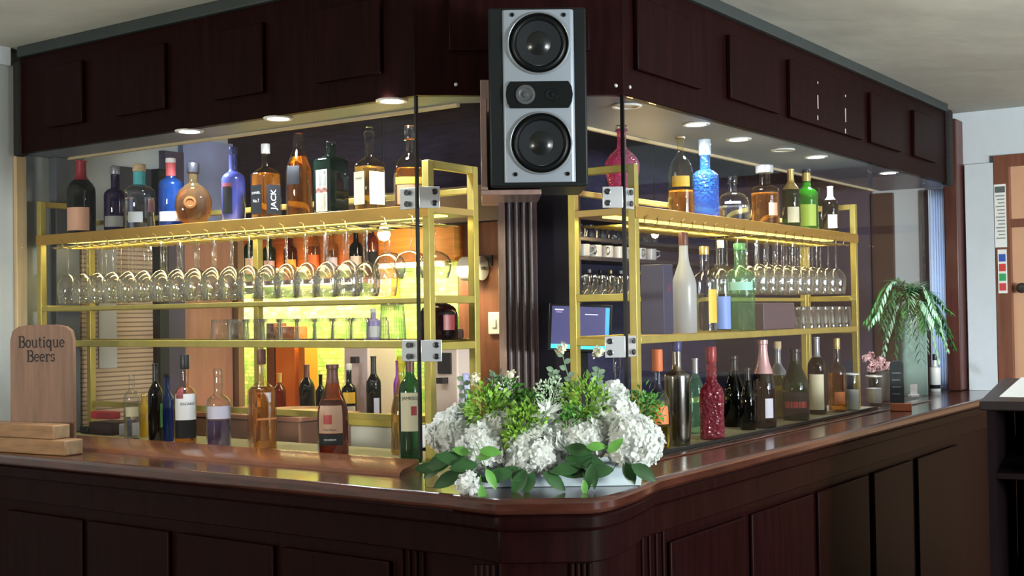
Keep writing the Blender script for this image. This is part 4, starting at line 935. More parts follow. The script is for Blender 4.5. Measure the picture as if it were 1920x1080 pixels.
def word(txt, size, cx, zc, y):
    tot = sum(LT[c][0] for c in txt); x = -tot / 2; mb = MB(); 
    for c in txt:
        for _, pts, t in LT[c][1]:
            vs, fs = stroke(pts, t * 1.2)
            mb.add([(cx + (x + a) * size * .80, y, zc + b * size * .95) for a, b in vs], fs)
        x += LT[c][0]
    return mb
us_, ws_ = 1.50, -.235
Pl = CAM + ray(20, 727) * 1; 
def plane_pt(px, py, P, rz):     # meets the upright plane through P facing rz
    n = Vector((math.sin(rz), -math.cos(rz), 0)); d = ray(px, py); t = (P - CAM).dot(n) / d.dot(n); return CAM + d * t
Ps = W('L', 1.50, -.222, ZC); rzs = face_cam(Ps) * .6 + ROTL * .4 
a_, b_ = plane_pt(22, 727, Ps, rzs), plane_pt(141, 727, Ps, rzs); tp_ = plane_pt(84, 609, Ps, rzs)
mid = (a_ + b_) / 2; bw = (b_ - a_).length / 2; bh = tp_.z - ZC
sg = thing('wooden_sign', 'upright rounded wooden board lettered Boutique Beers on the left counter', 'sign', (mid.x, mid.y, ZC + .0005), rzs)
pts = [(-bw, 0), (bw, 0), (bw, bh * .88), (bw * .93, bh * .95), (bw * .75, bh * .985), (bw * .4, bh), (-bw * .4, bh), (-bw * .75, bh * .985), (-bw * .93, bh * .95), (-bw, bh * .88)]
k = len(pts)
obj('board', MB().add([(x, -.012, z) for x, z in pts] + [(x, .012, z) for x, z in pts], [tuple(range(k)), tuple(range(k, 2 * k))[::-1]] + [(i, (i + 1) % k, k + (i + 1) % k, k + i) for i in range(k)]), oak, sg, bevel=.003)
def sgz(py): return (plane_pt(84, py, Ps, rzs).z - ZC)
obj('lettering', word('Boutique', .0400, 0, sgz(651), -.0128), letter, sg.children[0], recalc=False, smooth=False)
obj('lettering', word('Beers', .0400, -.002, sgz(677.5), -.0128), letter, sg.children[0], recalc=False, smooth=False)
# stacked blocks beside the sign
def block(pxa, pxb, z0, z1, dep, label, wf):
    P = W('L', 1.60, wf, ZC); A = plane_pt(pxa, 830, P, ROTL + .1); B = plane_pt(pxb, 830, P, ROTL + .1)
    m_ = (A + B) / 2
    t = thing('wooden_block', label, 'block', (m_.x, m_.y, ZC + z0), ROTL + .1, 'wooden blocks by the sign')
    hw_ = (B - A).length / 2
    obj('block', MB().box(-hw_, hw_, 0, dep, 0, z1 - z0), block_wood, t, bevel=.004)
    obj('end_grain', MB().box(hw_ - .0, hw_ + .0008, .004, dep - .004, .004, z1 - z0 - .004), mat('end_grain', (.26, .17, .09), .6, noise=.4, nscale=40), t)
block(-40, 122, .0005, .052, .075, 'lower long wooden block lying in front of the lettered sign', -.368)
block(-30, 100, .0525, .100, .07, 'upper wooden block stacked on the long block by the sign', -.365)

# ================================================================== flowers in the white planter
DP = 3.26
def at_d(px, py, D): return CAM + ray(px, py) * D
fa = thing('flower_arrangement', 'white hydrangeas and green sprigs in a white trough on the counter corner', 'flowers', (.095, 3.27, ZC + .0005))
FO = Vector(fa.location)
petal = glass('white_petals', (1, 1, 1), milk=1.0, milk_col=(.90, .92, .90), gl=.25, rough=.5)
petal_c = mat('cream_petals', (.70, .68, .52), .6)
leaf_dark = mat('leaf_dark_green', (.030, .095, .028), .38, noise=.45, nscale=22)
leaf_mid = mat('leaf_mid_green', (.12, .34, .06), .42, noise=.4, nscale=22)
leaf_lime = mat('leaf_lime_green', (.26, .50, .06), .5, noise=.45, nscale=26)
leaf_grey = mat('leaf_grey_green', (.20, .30, .20), .5, noise=.3, nscale=26)
stem_m = mat('green_stem', (.08, .18, .04), .5)
tw_, td = .232, .055
mb = MB()
rot4 = Matrix.Rotation(.03, 4, 'Z')
mb.loft([(1, 0, 14, 1), (1.0, .001, 14, 1)], 4)
mb = MB(); o0 = [(-tw_, -td), (tw_, -td), (tw_, td), (-tw_, td)]; o1 = [(a * 1.03, b * 1.12) for a, b in o0]; i1 = [(a * 1.01, b * 1.0) for a, b in o0]; i0 = [(a * .98, b * .92) for a, b in o0]
v = [(*p, 0) for p in o0] + [(*p, .062) for p in o1] + [(*p, .062) for p in i1] + [(*p, .035) for p in i0]
f = [(3, 2, 1, 0), (12, 13, 14, 15)]
for a, b in ((0, 4), (4, 8), (8, 12)): f += [(a + i, a + (i + 1) % 4, b + (i + 1) % 4, b + i) for i in range(4)]
mb.add(v, f)
obj('trough', mb, mat('trough_white', (.55, .66, .72), .4), fa, bevel=.003)
obj('soil', MB().box(-tw_ * .96, tw_ * .96, -td * .9, td * .9, .036, .045), mat('floral_foam', (.03, .05, .02), .9, bump=1, bscale=50), fa)
rf = random.Random(11)
def rand_dir(r, up=-.4):
    while True:
        v = Vector((r.uniform(-1, 1), r.uniform(-1, 1), r.uniform(-1, 1)))
        if .1 < v.length < 1: v.normalize();
        else: continue
        if v.z > up: return v
def floret(mb, c, n, s, r, m_=4):
    a = n.orthogonal().normalized(); b = n.cross(a); ph = r.uniform(0, 6)
    for k in range(m_):
        t = ph + k * 2 * PI / m_; d = a * math.cos(t) + b * math.sin(t); e = n.cross(d); cu = r.uniform(.1, .55)
        q = [c + n * .0004, c + d * s * .45 + e * s * .42 + n * s * .10, c + d * s * .95 + e * s * .36 + n * s * cu, c + d * s * 1.08 + n * s * (cu + .08), c + d * s * .95 - e * s * .36 + n * s * cu * .8, c + d * s * .45 - e * s * .42 + n * s * .06]
        mb.add(q, [(0, 1, 2, 3), (0, 3, 4, 5)])
def bloom(px, py, D, rx, rz_, label=None, m_=None, cnt=150, s=.0150, nm='hydrangea_bloom'):
    C_ = at_d(px, py, D) - FO; R = Vector((rx, (rx + rz_) * .42, rz_)); mb = MB(); p1, p2 = rf.uniform(0, 6), rf.uniform(0, 6)
    def lump(d): return 1 + .10 * math.sin(d.x * 5 + p1) * math.cos(d.z * 5 + p2)
    for i in range(cnt):
        d = rand_dir(rf, -.8); k = rf.uniform(.82, 1.08) * lump(d)
        p = C_ + Vector((d.x * R.x, d.y * R.y, d.z * R.z)) * k
        floret(mb, p, (d + rand_dir(rf, -1) * .40).normalized(), s * rf.uniform(.7, 1.2), rf, rf.choice((4, 4, 5)))
    core = MB().loft([(0, -.72), (.5, -.55), (.70, -.1), (.66, .3), (.4, .60), (0, .72)], 12)
    mb.add([C_ + Vector((v_.x * R.x, v_.y * R.y, v_.z * R.z)) for v_ in core.v], core.f)
    o = obj(nm, mb, m_ or petal, fa, recalc=False, smooth=False)
    if label: o['label'] = label
    return o
PXM = DP / F_PX
for px, py, D, rx, rz_ in ((843, 812, 3.30, 38, 36), (868, 790, 3.36, 30, 26), (905, 845, 3.20, 40, 42), (938, 812, 3.24, 38, 36), (1000, 848, 3.18, 50, 42), (1045, 820, 3.24, 38, 40),
        (1095, 825, 3.20, 44, 36), (1078, 800, 3.28, 34, 32), (1150, 790, 3.26, 42, 46), (1190, 830, 3.17, 46, 46), (1146, 745, 3.32, 26, 26), (985, 830, 3.26, 34, 30), (877, 908, 3.10, 14, 16)):
    bloom(px, py, D, rx * PXM, rz_ * PXM, cnt=max(40, int(rx * rz_ / 5.5)))
# a spiky cream-white bloom in the middle
sb_ = MB(); C_ = at_d(1025, 775, 3.20) - FO
for i in range(34):
    d = rand_dir(rf, -.5); d.y -= .3; d.normalize(); e = d.orthogonal().normalized(); L_ = rf.uniform(.035, .052)
    sb_.add([C_, C_ + d * L_ * .5 + e * .0065, C_ + d * L_, C_ + d * L_ * .5 - e * .0065], [(0, 1, 2, 3)])
obj('spiky_bloom', sb_, petal, fa, recalc=False, smooth=False)['label'] = 'spiky white bloom in the middle of the arrangement'
def leaf_mesh(mb, base, d, n, L_, Wd, bend=.15, seg=4):
    d = d.normalized(); s_ = d.cross(n).normalized(); up = s_.cross(d)
    vs = []
    for i in range(seg + 1):
        t = i / seg; w = Wd * math.sin(PI * min(1, t * .93 + .04)) ** .8 * (1 - t * .25)
        c = base + d * L_ * t + up * (-bend * L_ * t * t)
        vs += [c + s_ * w + up * w * .25, c, c - s_ * w + up * w * .25]
    fs = []
    for i in range(seg):
        a = 3 * i; fs += [(a, a + 1, a + 4, a + 3), (a + 1, a + 2, a + 5, a + 4)]
    mb.add(vs, fs)
def sprig(px, py, D, R, cnt, m_, nm='boxwood_sprig', s=.0165):
    C_ = at_d(px, py, D) - FO; mb = MB(); base = Vector((C_.x * .9, 0, .04))
    mb.tube([base, (base + C_) / 2 + Vector((.004, 0, 0)), C_], .0018, 5)
    for k in range(9):
        d = rand_dir(rf, -.2); e = C_ + d * R * .95; mb.tube([C_ - Vector((0, 0, R * .5)), e], .0009, 4)
    for i in range(cnt):
        d = rand_dir(rf, -.8); p = C_ + Vector((d.x, d.y * .8, d.z * 1.05)) * R * rf.uniform(.35, 1.02)
        leaf_mesh(mb, p, (d + rand_dir(rf, -1) * .8 + Vector((0, 0, .4))), rand_dir(rf, -.1), s * rf.uniform(.7, 1.2), s * .36, .1, 2)
    obj(nm, mb, m_, fa, recalc=False)
for px, py, D, R, c, m_ in ((915, 765, 3.26, 44, 330, leaf_lime), (950, 742, 3.30, 36, 220, leaf_mid), (985, 795, 3.20, 40, 320, leaf_lime), (968, 815, 3.16, 24, 120, leaf_lime), (1100, 755, 3.24, 46, 360, leaf_lime), (1075, 790, 3.2, 26, 140, leaf_mid),
        (1205, 765, 3.32, 42, 230, leaf_mid), (1000, 760, 3.28, 26, 130, leaf_mid), (930, 722, 3.32, 26, 90, leaf_grey)):
    sprig(px, py, D, R * PXM, c, m_)
sprig(1032, 742, 3.24, 34 * PXM, 220, mat('pale_sprig', (.50, .66, .46), .5), 'pale_sprig', .009)
sprig(945, 728, 3.28, 20 * PXM, 90, mat('white_sprig', (.62, .66, .60), .5), 'white_sprig', .009)
# eucalyptus stems standing up
for pts_, cnt in (([(1110, 760), (1118, 725), (1124, 690)], 7), ([(870, 790), (872, 745), (868, 705)], 5), ([(1045, 740), (1040, 710), (1036, 690)], 4), ([(1085, 740), (1065, 705), (1052, 655)], 4)):
    P = [at_d(x, y, 3.3) - FO for x, y in pts_]; mb = MB().tube(P, .0015, 5)
    for i in range(cnt * 2):
        t = i / (cnt * 2); q = P[0].lerp(P[1], t * 2) if t < .5 else P[1].lerp(P[2], t * 2 - 1)
        leaf_mesh(mb, q, Vector(((-1) ** i, rf.uniform(-.5, .5), .5)), Vector((0, -1, .3)), .020, .009, .1, 3)
    obj('eucalyptus_stem', mb, leaf_grey, fa, recalc=False)
# small cream buds
for px, py, m_ in ((958, 705, petal_c), (890, 712, petal_c), (1053, 655, petal_c), (1122, 662, petal_c)):
    bloom(px, py, 3.3, 9 * PXM, 12 * PXM, m_=m_, cnt=10, s=.008, nm='bud')
# broad leaves hanging over the trough
for i, (px, py, D, dx, dz, L_, Wd, m_) in enumerate(((850, 850, 3.18, -.9, -.5, .085, .022, leaf_dark), (842, 870, 3.18, -1, -.15, .075, .020, leaf_dark), (865, 885, 3.15, -.8, -.4, .08, .022, leaf_dark), (880, 850, 3.14, -.6, .2, .045, .014, leaf_mid),
        (895, 872, 3.12, -.9, -.05, .07, .02, leaf_dark), (895, 860, 3.10, .6, .25, .05, .014, leaf_mid), (902, 910, 3.06, .1, -1, .052, .013, leaf_mid), (912, 880, 3.10, .5, -1, .055, .014, leaf_mid), (900, 845, 3.10, .7, -.05, .055, .016, leaf_mid),
        (1000, 885, 3.12, -.4, -1, .06, .017, leaf_dark), (985, 882, 3.12, -.5, -.9, .07, .02, leaf_dark), (1040, 880, 3.13, .9, -.1, .09, .022, leaf_dark), (1060, 860, 3.13, 1, -.1, .10, .026, leaf_dark), (1100, 838, 3.09, .95, .05, .05, .014, leaf_mid), (1060, 842, 3.12, 1, -.05, .07, .02, leaf_dark),
        (1110, 870, 3.10, -.25, -1, .075, .014, leaf_dark), (1112, 872, 3.11, .05, -1, .06, .013, leaf_dark), (1095, 900, 3.09, .05, -1, .04, .010, leaf_mid), (1140, 848, 3.08, .75, .7, .05, .014, leaf_mid), (1185, 872, 3.1, .8, -.5, .07, .022, leaf_dark), (1170, 868, 3.12, .4, -.8, .06, .02, leaf_dark), (1200, 880, 3.12, .5, -.4, .045, .013, leaf_mid),
        (830, 860, 3.2, -.7, -.7, .07, .02, leaf_dark), (940, 880, 3.13, .9, -.3, .08, .022, leaf_dark), (960, 885, 3.12, -.9, -.2, .08, .022, leaf_dark), (820, 880, 3.22, -1, .1, .06, .018, leaf_dark), (1020, 885, 3.12, .6, -.5, .07, .02, leaf_dark), (1090, 875, 3.12, -.9, -.1, .08, .02, leaf_dark), (1150, 880, 3.12, -.9, -.1, .08, .02, leaf_dark), (905, 898, 3.12, -.9, .1, .09, .022, leaf_dark), (880, 870, 3.14, -.9, .3, .09, .022, leaf_dark))):
    mb = MB(); b = at_d(px, py, D) - FO
    leaf_mesh(mb, b, Vector((dx, -.15, dz)), Vector((.1, -1, .45)), L_, Wd, .12, 5)
    mb.tube([b, b + Vector((-dx * .02, .04, .02))], .0012, 4)
    obj('leaf', mb, m_, fa, recalc=False)
# small clear cube at the left end of the trough
gcb = obj('glass_cube', MB().box(-.02, .02, -.02, .02, 0, .03), clear, bevel=.003); Pq = on_z(812, 912, ZC); gcb.location = (Pq.x, Pq.y, ZC + .0005)
tag(gcb, 'small clear glass cube on the counter left of the white trough', 'glass cube')

# ================================================================== palm in a tall frosted vase at the right end
up_, wp_ = 3.20, .15
P = W('R', hit('R', 1709, 650, wp_)[0], wp_, 0); Dv = hit('R', 1709, 650, wp_)[2]
vh = hit('R', 1709, 566, wp_)[1] - ZC; vr = 24 * Dv / F_PX
pp = thing('palm_plant', 'green palm arching from a tall pale green glass vase at the right end', 'plant', (P.x, P.y, ZC + .0005))
obj('vase', MB().loft([(vr * .97, 0, 8), (vr, .004, 8), (vr, vh, 8), (vr * .92, vh, 8), (vr * .90, .02, 8), (0, .02, 8)], 28), glass('frosted_green', (.72, .90, .85), milk=.8, milk_col=(.55, .76, .71), edge=1.2, rough=.15), pp, sharp=60)
for i in range(52):
    az = i * 2.399 + .3; ln = rf.uniform(.12, .24); rise = rf.uniform(.03, .14); drop = rf.uniform(.02, .30) * (1 if i % 2 else .5)
    mb = MB(); pts = []
    for k in range(9):
        t = k / 8; pts.append(Vector((math.cos(az) * ln * t, math.sin(az) * ln * t * .7, vh - .02 + rise * math.sin(PI * min(1, t * 1.1)) - drop * t ** 2.4)))
    mb.tube(pts, .0018, 5, .3)
    for k in range(1, 9):
        for j in (0, .5):
            if k == 8 and j: continue
            q = pts[k].lerp(pts[min(8, k + 1)], j); d = (pts[min(8, k + 1)] - pts[k - 1]).normalized(); side = d.cross(Vector((0, 0, 1))).normalized()
            for s_ in (-1, 1): leaf_mesh(mb, q, d * .9 + side * s_ + Vector((0, 0, rf.uniform(-.3, .25))), Vector((0, 0, 1)), rf.uniform(.055, .085) * (1.15 - k / 14), .0066, .3, 3)
    obj('frond', mb, (mat('palm_green', (.09, .38, .06), .4, noise=.5, nscale=16), mat('palm_dark', (.03, .13, .03), .45, noise=.4, nscale=16), mat('palm_pale', (.36, .60, .38), .4))[i % 3], pp, recalc=False)
# pink flowers in a dark pot beyond the shelving
u_, z_, t_ = hit('R', 1648, 700, .20); Pf = W('R', 2.62, .16, ZC)
u_ = hit('R', 1648, 700, .16)[0]; Pf = W('R', u_, .16, ZC + .0005)
pk = thing('pink_flowers', 'small bunch of pale pink flowers in a dark pot right of the shelving', 'flowers', Pf)
tk = hit('R', 1648, 700, .16)[2]; zt_ = hit('R', 1650, 684, .16)[1] - ZC
obj('pot', MB().loft([(.035, 0), (.048, .004), (.052, zt_ - .04), (.046, zt_ - .03), (0, zt_ - .032)], 20), mat('dark_pot', (.03, .035, .035), .4), pk)
for i in range(12):
    mb = MB(); c = Vector((rf.uniform(-.085, .085), rf.uniform(-.04, .04), zt_ + rf.uniform(-.03, .045)))
    mb.tube([(0, 0, zt_ - .05), c * .6 + Vector((0, 0, zt_ * .38)), c], .0012, 4)
    for k in range(16): d = rand_dir(rf, -.6); floret(mb, c + d * .014, d, .012, rf)
    obj('blossom', mb, mat('pink_petals', (.72, .46, .48), .6), pk, recalc=False)
# black menu board in a wooden block on the counter in front
Pm = W('R', 2.16, -.105, ZC)
um = hit('R', 1681, 720, -.10)[0]; Pm = W('R', um, -.10, ZC + .0005); tm = hit('R', 1681, 720, -.10)[2]
zm = hit('R', 1681, 677, -.10)[1] - ZC
mn = thing('menu_board', 'small black upright menu board in an orange-brown wooden block on right counter', 'menu board', Pm, face_cam(Pm))
k_ = tm / F_PX
obj('board', MB().add([(x * k_, y, z) for y in (-.003, .003) for x, z in ((-12, .02), (13, .02), (13, zm * .93), (10, zm), (-9, zm), (-12, zm * .93))], [(0, 1, 2, 3, 4, 5), (11, 10, 9, 8, 7, 6)] + [(i, (i + 1) % 6, 6 + (i + 1) % 6, 6 + i) for i in range(6)]), mat('slate_black', (.020, .024, .026), .4), mn, bevel=.001)
obj('block', MB().box(-12 * k_, 26 * k_, -.028, .022, 0, .034), mat('orange_block', (.30, .085, .035), .5, noise=.2), mn, bevel=.003)
for j in range(4):
    obj('chalk_line', MB().box(-8 * k_, (8 - 2 * (j % 2)) * k_, -.0036, -.003, zm * (.75 - .14 * j), zm * (.75 - .14 * j) + .004), mat('chalk', (.16, .17, .17), .8), mn)
# white card holder and white bottle near the end post
for px, py0, py1, wpx, w, nm, lb_, m_ in ((1713, 735, 752, 24, .07, 'card_holder', 'low white card holder on the counter in front of the green vase', white_m),):
    u = hit('R', px, 745, w)[0]; t = hit('R', px, 745, w)[2]; P = W('R', u, w, ZC + .0075)
    c = thing(nm, lb_, 'card holder', P, ROTR - .3)
    hw_ = wpx * t / F_PX / 2
    obj('holder', MB().box(-hw_, hw_, -.012, .012, 0, .012), m_, c, bevel=.002); obj('card', MB().box(-hw_ * .9, hw_ * .9, -.002, .002, .0125, .062), white_matt, c)
P, h, r, t = at_shelf('R', 1752, 664, 20, .12, ZC + .0005)
bottle('white_bottle', 'slim white and black bottle beside the curtain at the right end', P, h, r, 'cylinder', white_m, cap=C_black, capH=.16, labels=[(L_black, .1, .22, 0, 1.2)], rz=face_cam(P))

# ================================================================== lounge side: lectern cabinet, notices
A = on_z(1836, 752, 1.25); B = on_z(1880, 709, 1.25); dA = (B - A).normalized(); nR = Vector((dA.y, -dA.x, 0))
lec = thing('side_cabinet', 'dark wooden open cabinet with paper on top at the right edge', 'cabinet', (A.x, A.y, 0))
LL = (B - A).length
def lbx(a0, a1, b0, b1, z0, z1):
    mb = MB(); v = [A + dA * a + nR * b + Vector((0, 0, z - 1.25)) for z in (z0, z1) for b in (b0, b1) for a in (a0, a1)]
    v = [Vector((q.x, q.y, z)) for q, z in zip(v, [z0] * 4 + [z1] * 4)]
    return mb.add(v, [(0, 2, 3, 1), (4, 5, 7, 6), (0, 1, 5, 4), (2, 6, 7, 3), (0, 4, 6, 2), (1, 3, 7, 5)])
cabm = mat('cabinet_wood', (.006, .003, .004), .45, spec=.1, noise=.3, nscale=5)
obj('top', lbx(0, LL, 0, .75, 1.22, 1.25), mat('cabinet_top', (.018, .012, .013), .4, spec=.25, noise=.3, nscale=5), lec, world=True, bevel=.004)
obj('side_panel', lbx(.03, LL - .02, .02, .045, 0, 1.219), cabm, lec, world=True)
obj('side_panel', lbx(.03, LL - .02, .70, .725, 0, 1.219), cabm, lec, world=True)
obj('back_panel', lbx(LL - .04, LL - .02, .046, .699, 0, 1.219), cabm, lec, world=True)
obj('shelf', lbx(.035, LL - .045, .046, .699, 1.0, 1.018), cabm, lec, world=True)
obj('shelf', lbx(.035, LL - .045, .046, .699, .5, .518), cabm, lec, world=True)
pa = on_z(1874, 744, 1.2505); pb = on_z(1915, 708, 1.2505)
ppr = thing('paper_sheet', 'white sheet of paper lying on the dark side cabinet', 'paper', (pa.x, pa.y, 1.2505))
ppr_v = [Vector(p) for p in (pa, pa + nR * .21, pb + nR * .20, pb)]
obj('sheet', MB().prism([(p.x, p.y) for p in ppr_v], 1.2506, 1.2522), white_matt, ppr, world=True)
# spectacles on the upper shelf
Pg = A + dA * .10 + nR * .30; Pg.z = 1.0185
gl_ = thing('spectacles', 'pair of silver framed spectacles on a dark case on the cabinet shelf', 'spectacles', (Pg.x - .02, Pg.y, 1.045))
for s_ in (-1, 1):
    mb = MB(); mb.tube([(s_ * .032 + .024 * math.cos(t_), 0, .022 + .018 * math.sin(t_)) for t_ in [k * PI / 8 for k in range(17)]], .0016, 6); obj('rim', mb, chrome, gl_)
    obj('lens', MB().loft([(0, -.0005), (.0225, -.0005, 2, .78), (.0225, .0005, 2, .78), (0, .0005)], 20).xf(Matrix.Translation((s_ * .032, 0, .022)) @ Matrix.Rotation(PI / 2, 4, 'X')), pane, gl_)
    obj('temple', MB().tube([(s_ * .056, 0, .024), (s_ * .060, .05, .02), (s_ * .055, .11, .006)], .0018, 6), chrome, gl_)
obj('bridge', MB().tube([(-.010, 0, .026), (0, -.002, .030), (.010, 0, .026)], .0016, 6), chrome, gl_)
cse = obj('spectacle_case', MB().box(-.09, .07, -.04, .08, 0, .025), mat('blue_grey_case', (.05, .06, .10), .5), bevel=.006); cse.location = (Pg.x - .02, Pg.y, 1.0185)
tag(cse, 'blue-grey case under the spectacles in the side cabinet', 'case')
# notices on the door frame
def notice(pxa, pxb, pya, pyb, label):
    a0, a1 = right_w(pxa), right_w(pxb); z0, z1 = right_z((pxa + pxb) / 2, pyb), right_z((pxa + pxb) / 2, pya)
    t = thing('notice', label, 'notice', W('R', UEND_R - .031, (a0 + a1) / 2, (z0 + z1) / 2))
    obj('sheet', MB().fbox('R', UEND_R - .033, UEND_R - .0305, min(a0, a1), max(a0, a1), z0, z1), white_m, t, world=True)
    return t, min(a0, a1), max(a0, a1), z0, z1
t, a0, a1, z0, z1 = notice(1871, 1893, 346, 464, 'grey printed notice with dark heading on the door frame')
obj('heading', MB().fbox('R', UEND_R - .0338, UEND_R - .0331, a0 + .004, a1 - .004, z1 - .045, z1 - .012), mat('print_grey', (.10, .12, .11), .6), t, world=True)
for j in range(13):
    obj('text_line', MB().fbox('R', UEND_R - .0338, UEND_R - .0331, a0 + .007, a1 - .007 - .006 * (j % 3), z1 - .066 - j * .019, z1 - .059 - j * .019), mat('print_grey2', (.25, .27, .26), .6), t, world=True)
t, a0, a1, z0, z1 = notice(1875, 1892, 468, 550, 'narrow safety notice with coloured squares below the printed one')
for j, c in enumerate(((.04, .10, .45), (.60, .06, .06), (.04, .35, .12), (.60, .06, .06))):
    obj('symbol', MB().fbox('R', UEND_R - .0338, UEND_R - .0331, a0 + .006, a1 - .006, z1 - .065 - j * .052, z1 - .025 - j * .052), mat('symbol_%d' % j, c, .5), t, world=True)

# ================================================================== behind the bar, left: bench, bottles, boxes, lamps
ZB2 = 1.06
bench = thing('back_bench', 'long brown back bench running along the tiled wall behind the bar', 'bench', W('L', 2.0, 1.2, 0))
obj('bench_top', MB().fbox('L', uP + .345, 3.9, 1.20, BL - .02, ZB2 - .03, ZB2), mat('bench_top', (.36, .19, .11), .35, noise=.3, nscale=5), bench, world=True, bevel=.004)
obj('bench_front', MB().fbox('L', uP + .345, 3.9, 1.25, 1.28, 0, ZB2 - .031), mat('bench_front', (.12, .055, .035), .5), bench, world=True)
for k in range(6):
    obj('bench_door', MB().fbox('L', uP + .38 + .48 * k, uP + .82 + .48 * k, 1.225, 1.249, .1, ZB2 - .08), MATS['bench_front'], bench, world=True, bevel=.004)
def on_bench(px, w, fr='L'): return W(fr, hit(fr, px, 700, w)[0], w, ZB2 + .0005)
GF = 'bottles on the back bench'
def bb(px, ytop, wpx, w, label, prof, g, nm='wine_bottle', **k):
    P, h, r, t = at_shelf('L', px, ytop, wpx, w, ZB2 + .0005); bottle(nm, label, P, h, r, prof, g, rz=face_cam(P), group=GF, **k)
bb(524, 700, 24, 1.40, 'small brown bottle with gold neck on the back bench, leftmost of the row', 'bordeaux', brown_glass, foil=(C_gold, .8))
bb(575, 684, 30, 1.34, 'dark brown wine bottle with white band at its neck on the back bench', 'wine', dark_glass, foil=(C_brown, .78))
bb(601, 702, 20, 1.45, 'slim dark bottle behind the bourbon bottle on the back bench', 'bordeaux', dark_glass)
bb(654, 682, 28, 1.30, 'dark bottle with yellow and white label on the back bench', 'spirit', dark_glass, labels=[(L_yellow, .40, .60, 0, .9), (L_white, .10, .35, 0, .9)], cap=C_white, capH=.1)
bb(700, 668, 28, 1.26, 'tall black wine bottle with lilac label on the back bench', 'bordeaux', dark_glass, foil=(C_black, .75), labels=[(L_lilac, .15, .42, .4, .4)])
bb(744, 676, 14, 1.40, 'slim bright purple bottle on the back bench', 'bordeaux', mat('bright_purple', (.35, .06, .55), .3))
# white equipment
def eqbox(pxa, pxb, pya, pyb, w, dep, nm, label, m_, cat, base=None, fr='L'):
    ua, ub = hit(fr, pxa, 700, w)[0], hit(fr, pxb, 700, w)[0]; z1 = hit(fr, (pxa + pxb) / 2, pya, w)[1]; z0 = base if base is not None else hit(fr, (pxa + pxb) / 2, pyb, w)[1]
    t = thing(nm, label, cat, W(fr, (ua + ub) / 2, w, z0))
    obj('casing', MB().fbox(fr, min(ua, ub), max(ua, ub), w, w + dep, z0, z1), m_, t, world=True, bevel=.006)
    return t, min(ua, ub), max(ua, ub), z0, z1
t, a, b, z0, z1 = eqbox(645, 690, 648, 0, 1.40, .2, 'ice_bucket_box', 'white appliance on the back bench behind the yellow label bottle', mat('pinkish_white', (.62, .52, .52), .5), 'appliance', ZB2 + .0005)
t.name = 'appliance'
obj('drip_tray', MB().fbox('L', a + .02, b - .02, 1.36, 1.399, z0, z0 + .015), steel_dark, t, world=True); obj('spout', MB().fbox('L', a + .05, a + .08, 1.37, 1.399, z1 - .08, z1 - .05), steel_dark, t, world=True)
t, a, b, z0, z1 = eqbox(815, 858, 648, 0, 1.30, .16, 'till', 'cream coffee machine on the bench seen behind the left corner post', mat('cream_casing', (.62, .50, .44), .45), 'coffee machine', ZB2 + .0005)
t.name = 'coffee_machine'
obj('panel', MB().fbox('L', a + .03, a + .10, 1.29, 1.299, z1 - .12, z1 - .03), steel_dark, t, world=True); obj('group_head', MB().fbox('L', a + .05, b - .04, 1.26, 1.299, z1 - .16, z1 - .135), steel_dark, t, world=True)
P, h, r, tt = at_shelf('L', 874, 700, 30, 1.24, ZB2 + .0005)
gv = thing('floral_bowl', 'round blue and white patterned vase on the bench behind the flowers', 'vase', P)
obj('bowl', MB().loft([(r * .5, 0), (r * .9, h * .25), (r, h * .5), (r * .8, h * .8), (r * .5, h), (r * .42, h), (r * .7, h * .75), (0, h * .2)], 24), mat('blue_white_glaze', (.75, .77, .85), .25, noise=1, nscale=40, base2=(.12, .14, .55)), gv)
# orange cartons standing on the bench
for px, wpx, yt, lb_, c in ((535, 36, 612, 'tall orange carton on the back bench behind the lower shelf', (.80, .22, .02)), (566, 12, 640, 'narrow orange carton right of the tall orange one', (.80, .30, .03)), (507, 14, 606, 'slim brown carton left of the tall orange one', (.20, .07, .03))):
    w = 1.50; ua, ub = hit('L', px - wpx / 2, 700, w)[0], hit('L', px + wpx / 2, 700, w)[0]; z1 = hit('L', px, yt, w)[1]
    t = obj('carton', MB().fbox('L', ub, ua, w, w + .09, ZB2 + .0005, z1), mat('carton_%d' % px, c, .45), bevel=.002); tag(t, lb_, 'carton', 'cartons on the back bench')
# shelf on the tiled wall with a row of bottles seen through the hanging glasses
zsh = hit('L', 560, 525, BL - .14)[1]
ws = thing('wall_shelf', 'dark wooden shelf on the mosaic wall holding a row of bottles', 'shelf', W('L', 2.2, BL - .1, zsh - .02))
obj('board', MB().fbox('L', 1.62, 3.3, BL - .20, BL - .013, zsh - .022, zsh), pinkwood, ws, world=True, bevel=.002)
for u in (1.75, 2.45, 3.15): obj('bracket', MB().fbox('L', u - .01, u + .01, BL - .17, BL - .013, zsh - .06, zsh - .0225), steel_dark, ws, world=True)
GG = 'bottles on the tiled wall shelf'
spec = [(425, 'brown bottle with round shoulders on the wall shelf, leftmost', 'dome', brown_glass, amber, L_cream, None), (470, 'green bottle with white label on the wall shelf', 'spirit', green_glass, None, L_white, None), (505, 'bottle with lilac and green label on the wall shelf', 'short', green_glass, None, L_lilac, C_white),
        (545, 'amber bottle with yellow label on the wall shelf', 'spirit', brown_glass, amber_l, L_yellow, C_gold), (588, 'honey coloured bottle with orange label on the wall shelf', 'wine', glass('whisky_clear', (.97, .90, .78)), amber_l, L_orange, None), (622, 'bottle with pale blue label and yellow base on the wall shelf', 'short', gold_glass, yellow_l, mat('pale_blue_label', (.45, .55, .75), .5), C_white),
        (668, 'dark bottle with red neck and white label on the wall shelf', 'bordeaux', dark_glass, None, L_white, C_red), (697, 'dark brown bottle at the right end of the wall shelf', 'wine', brown_glass, None, L_black, None)]
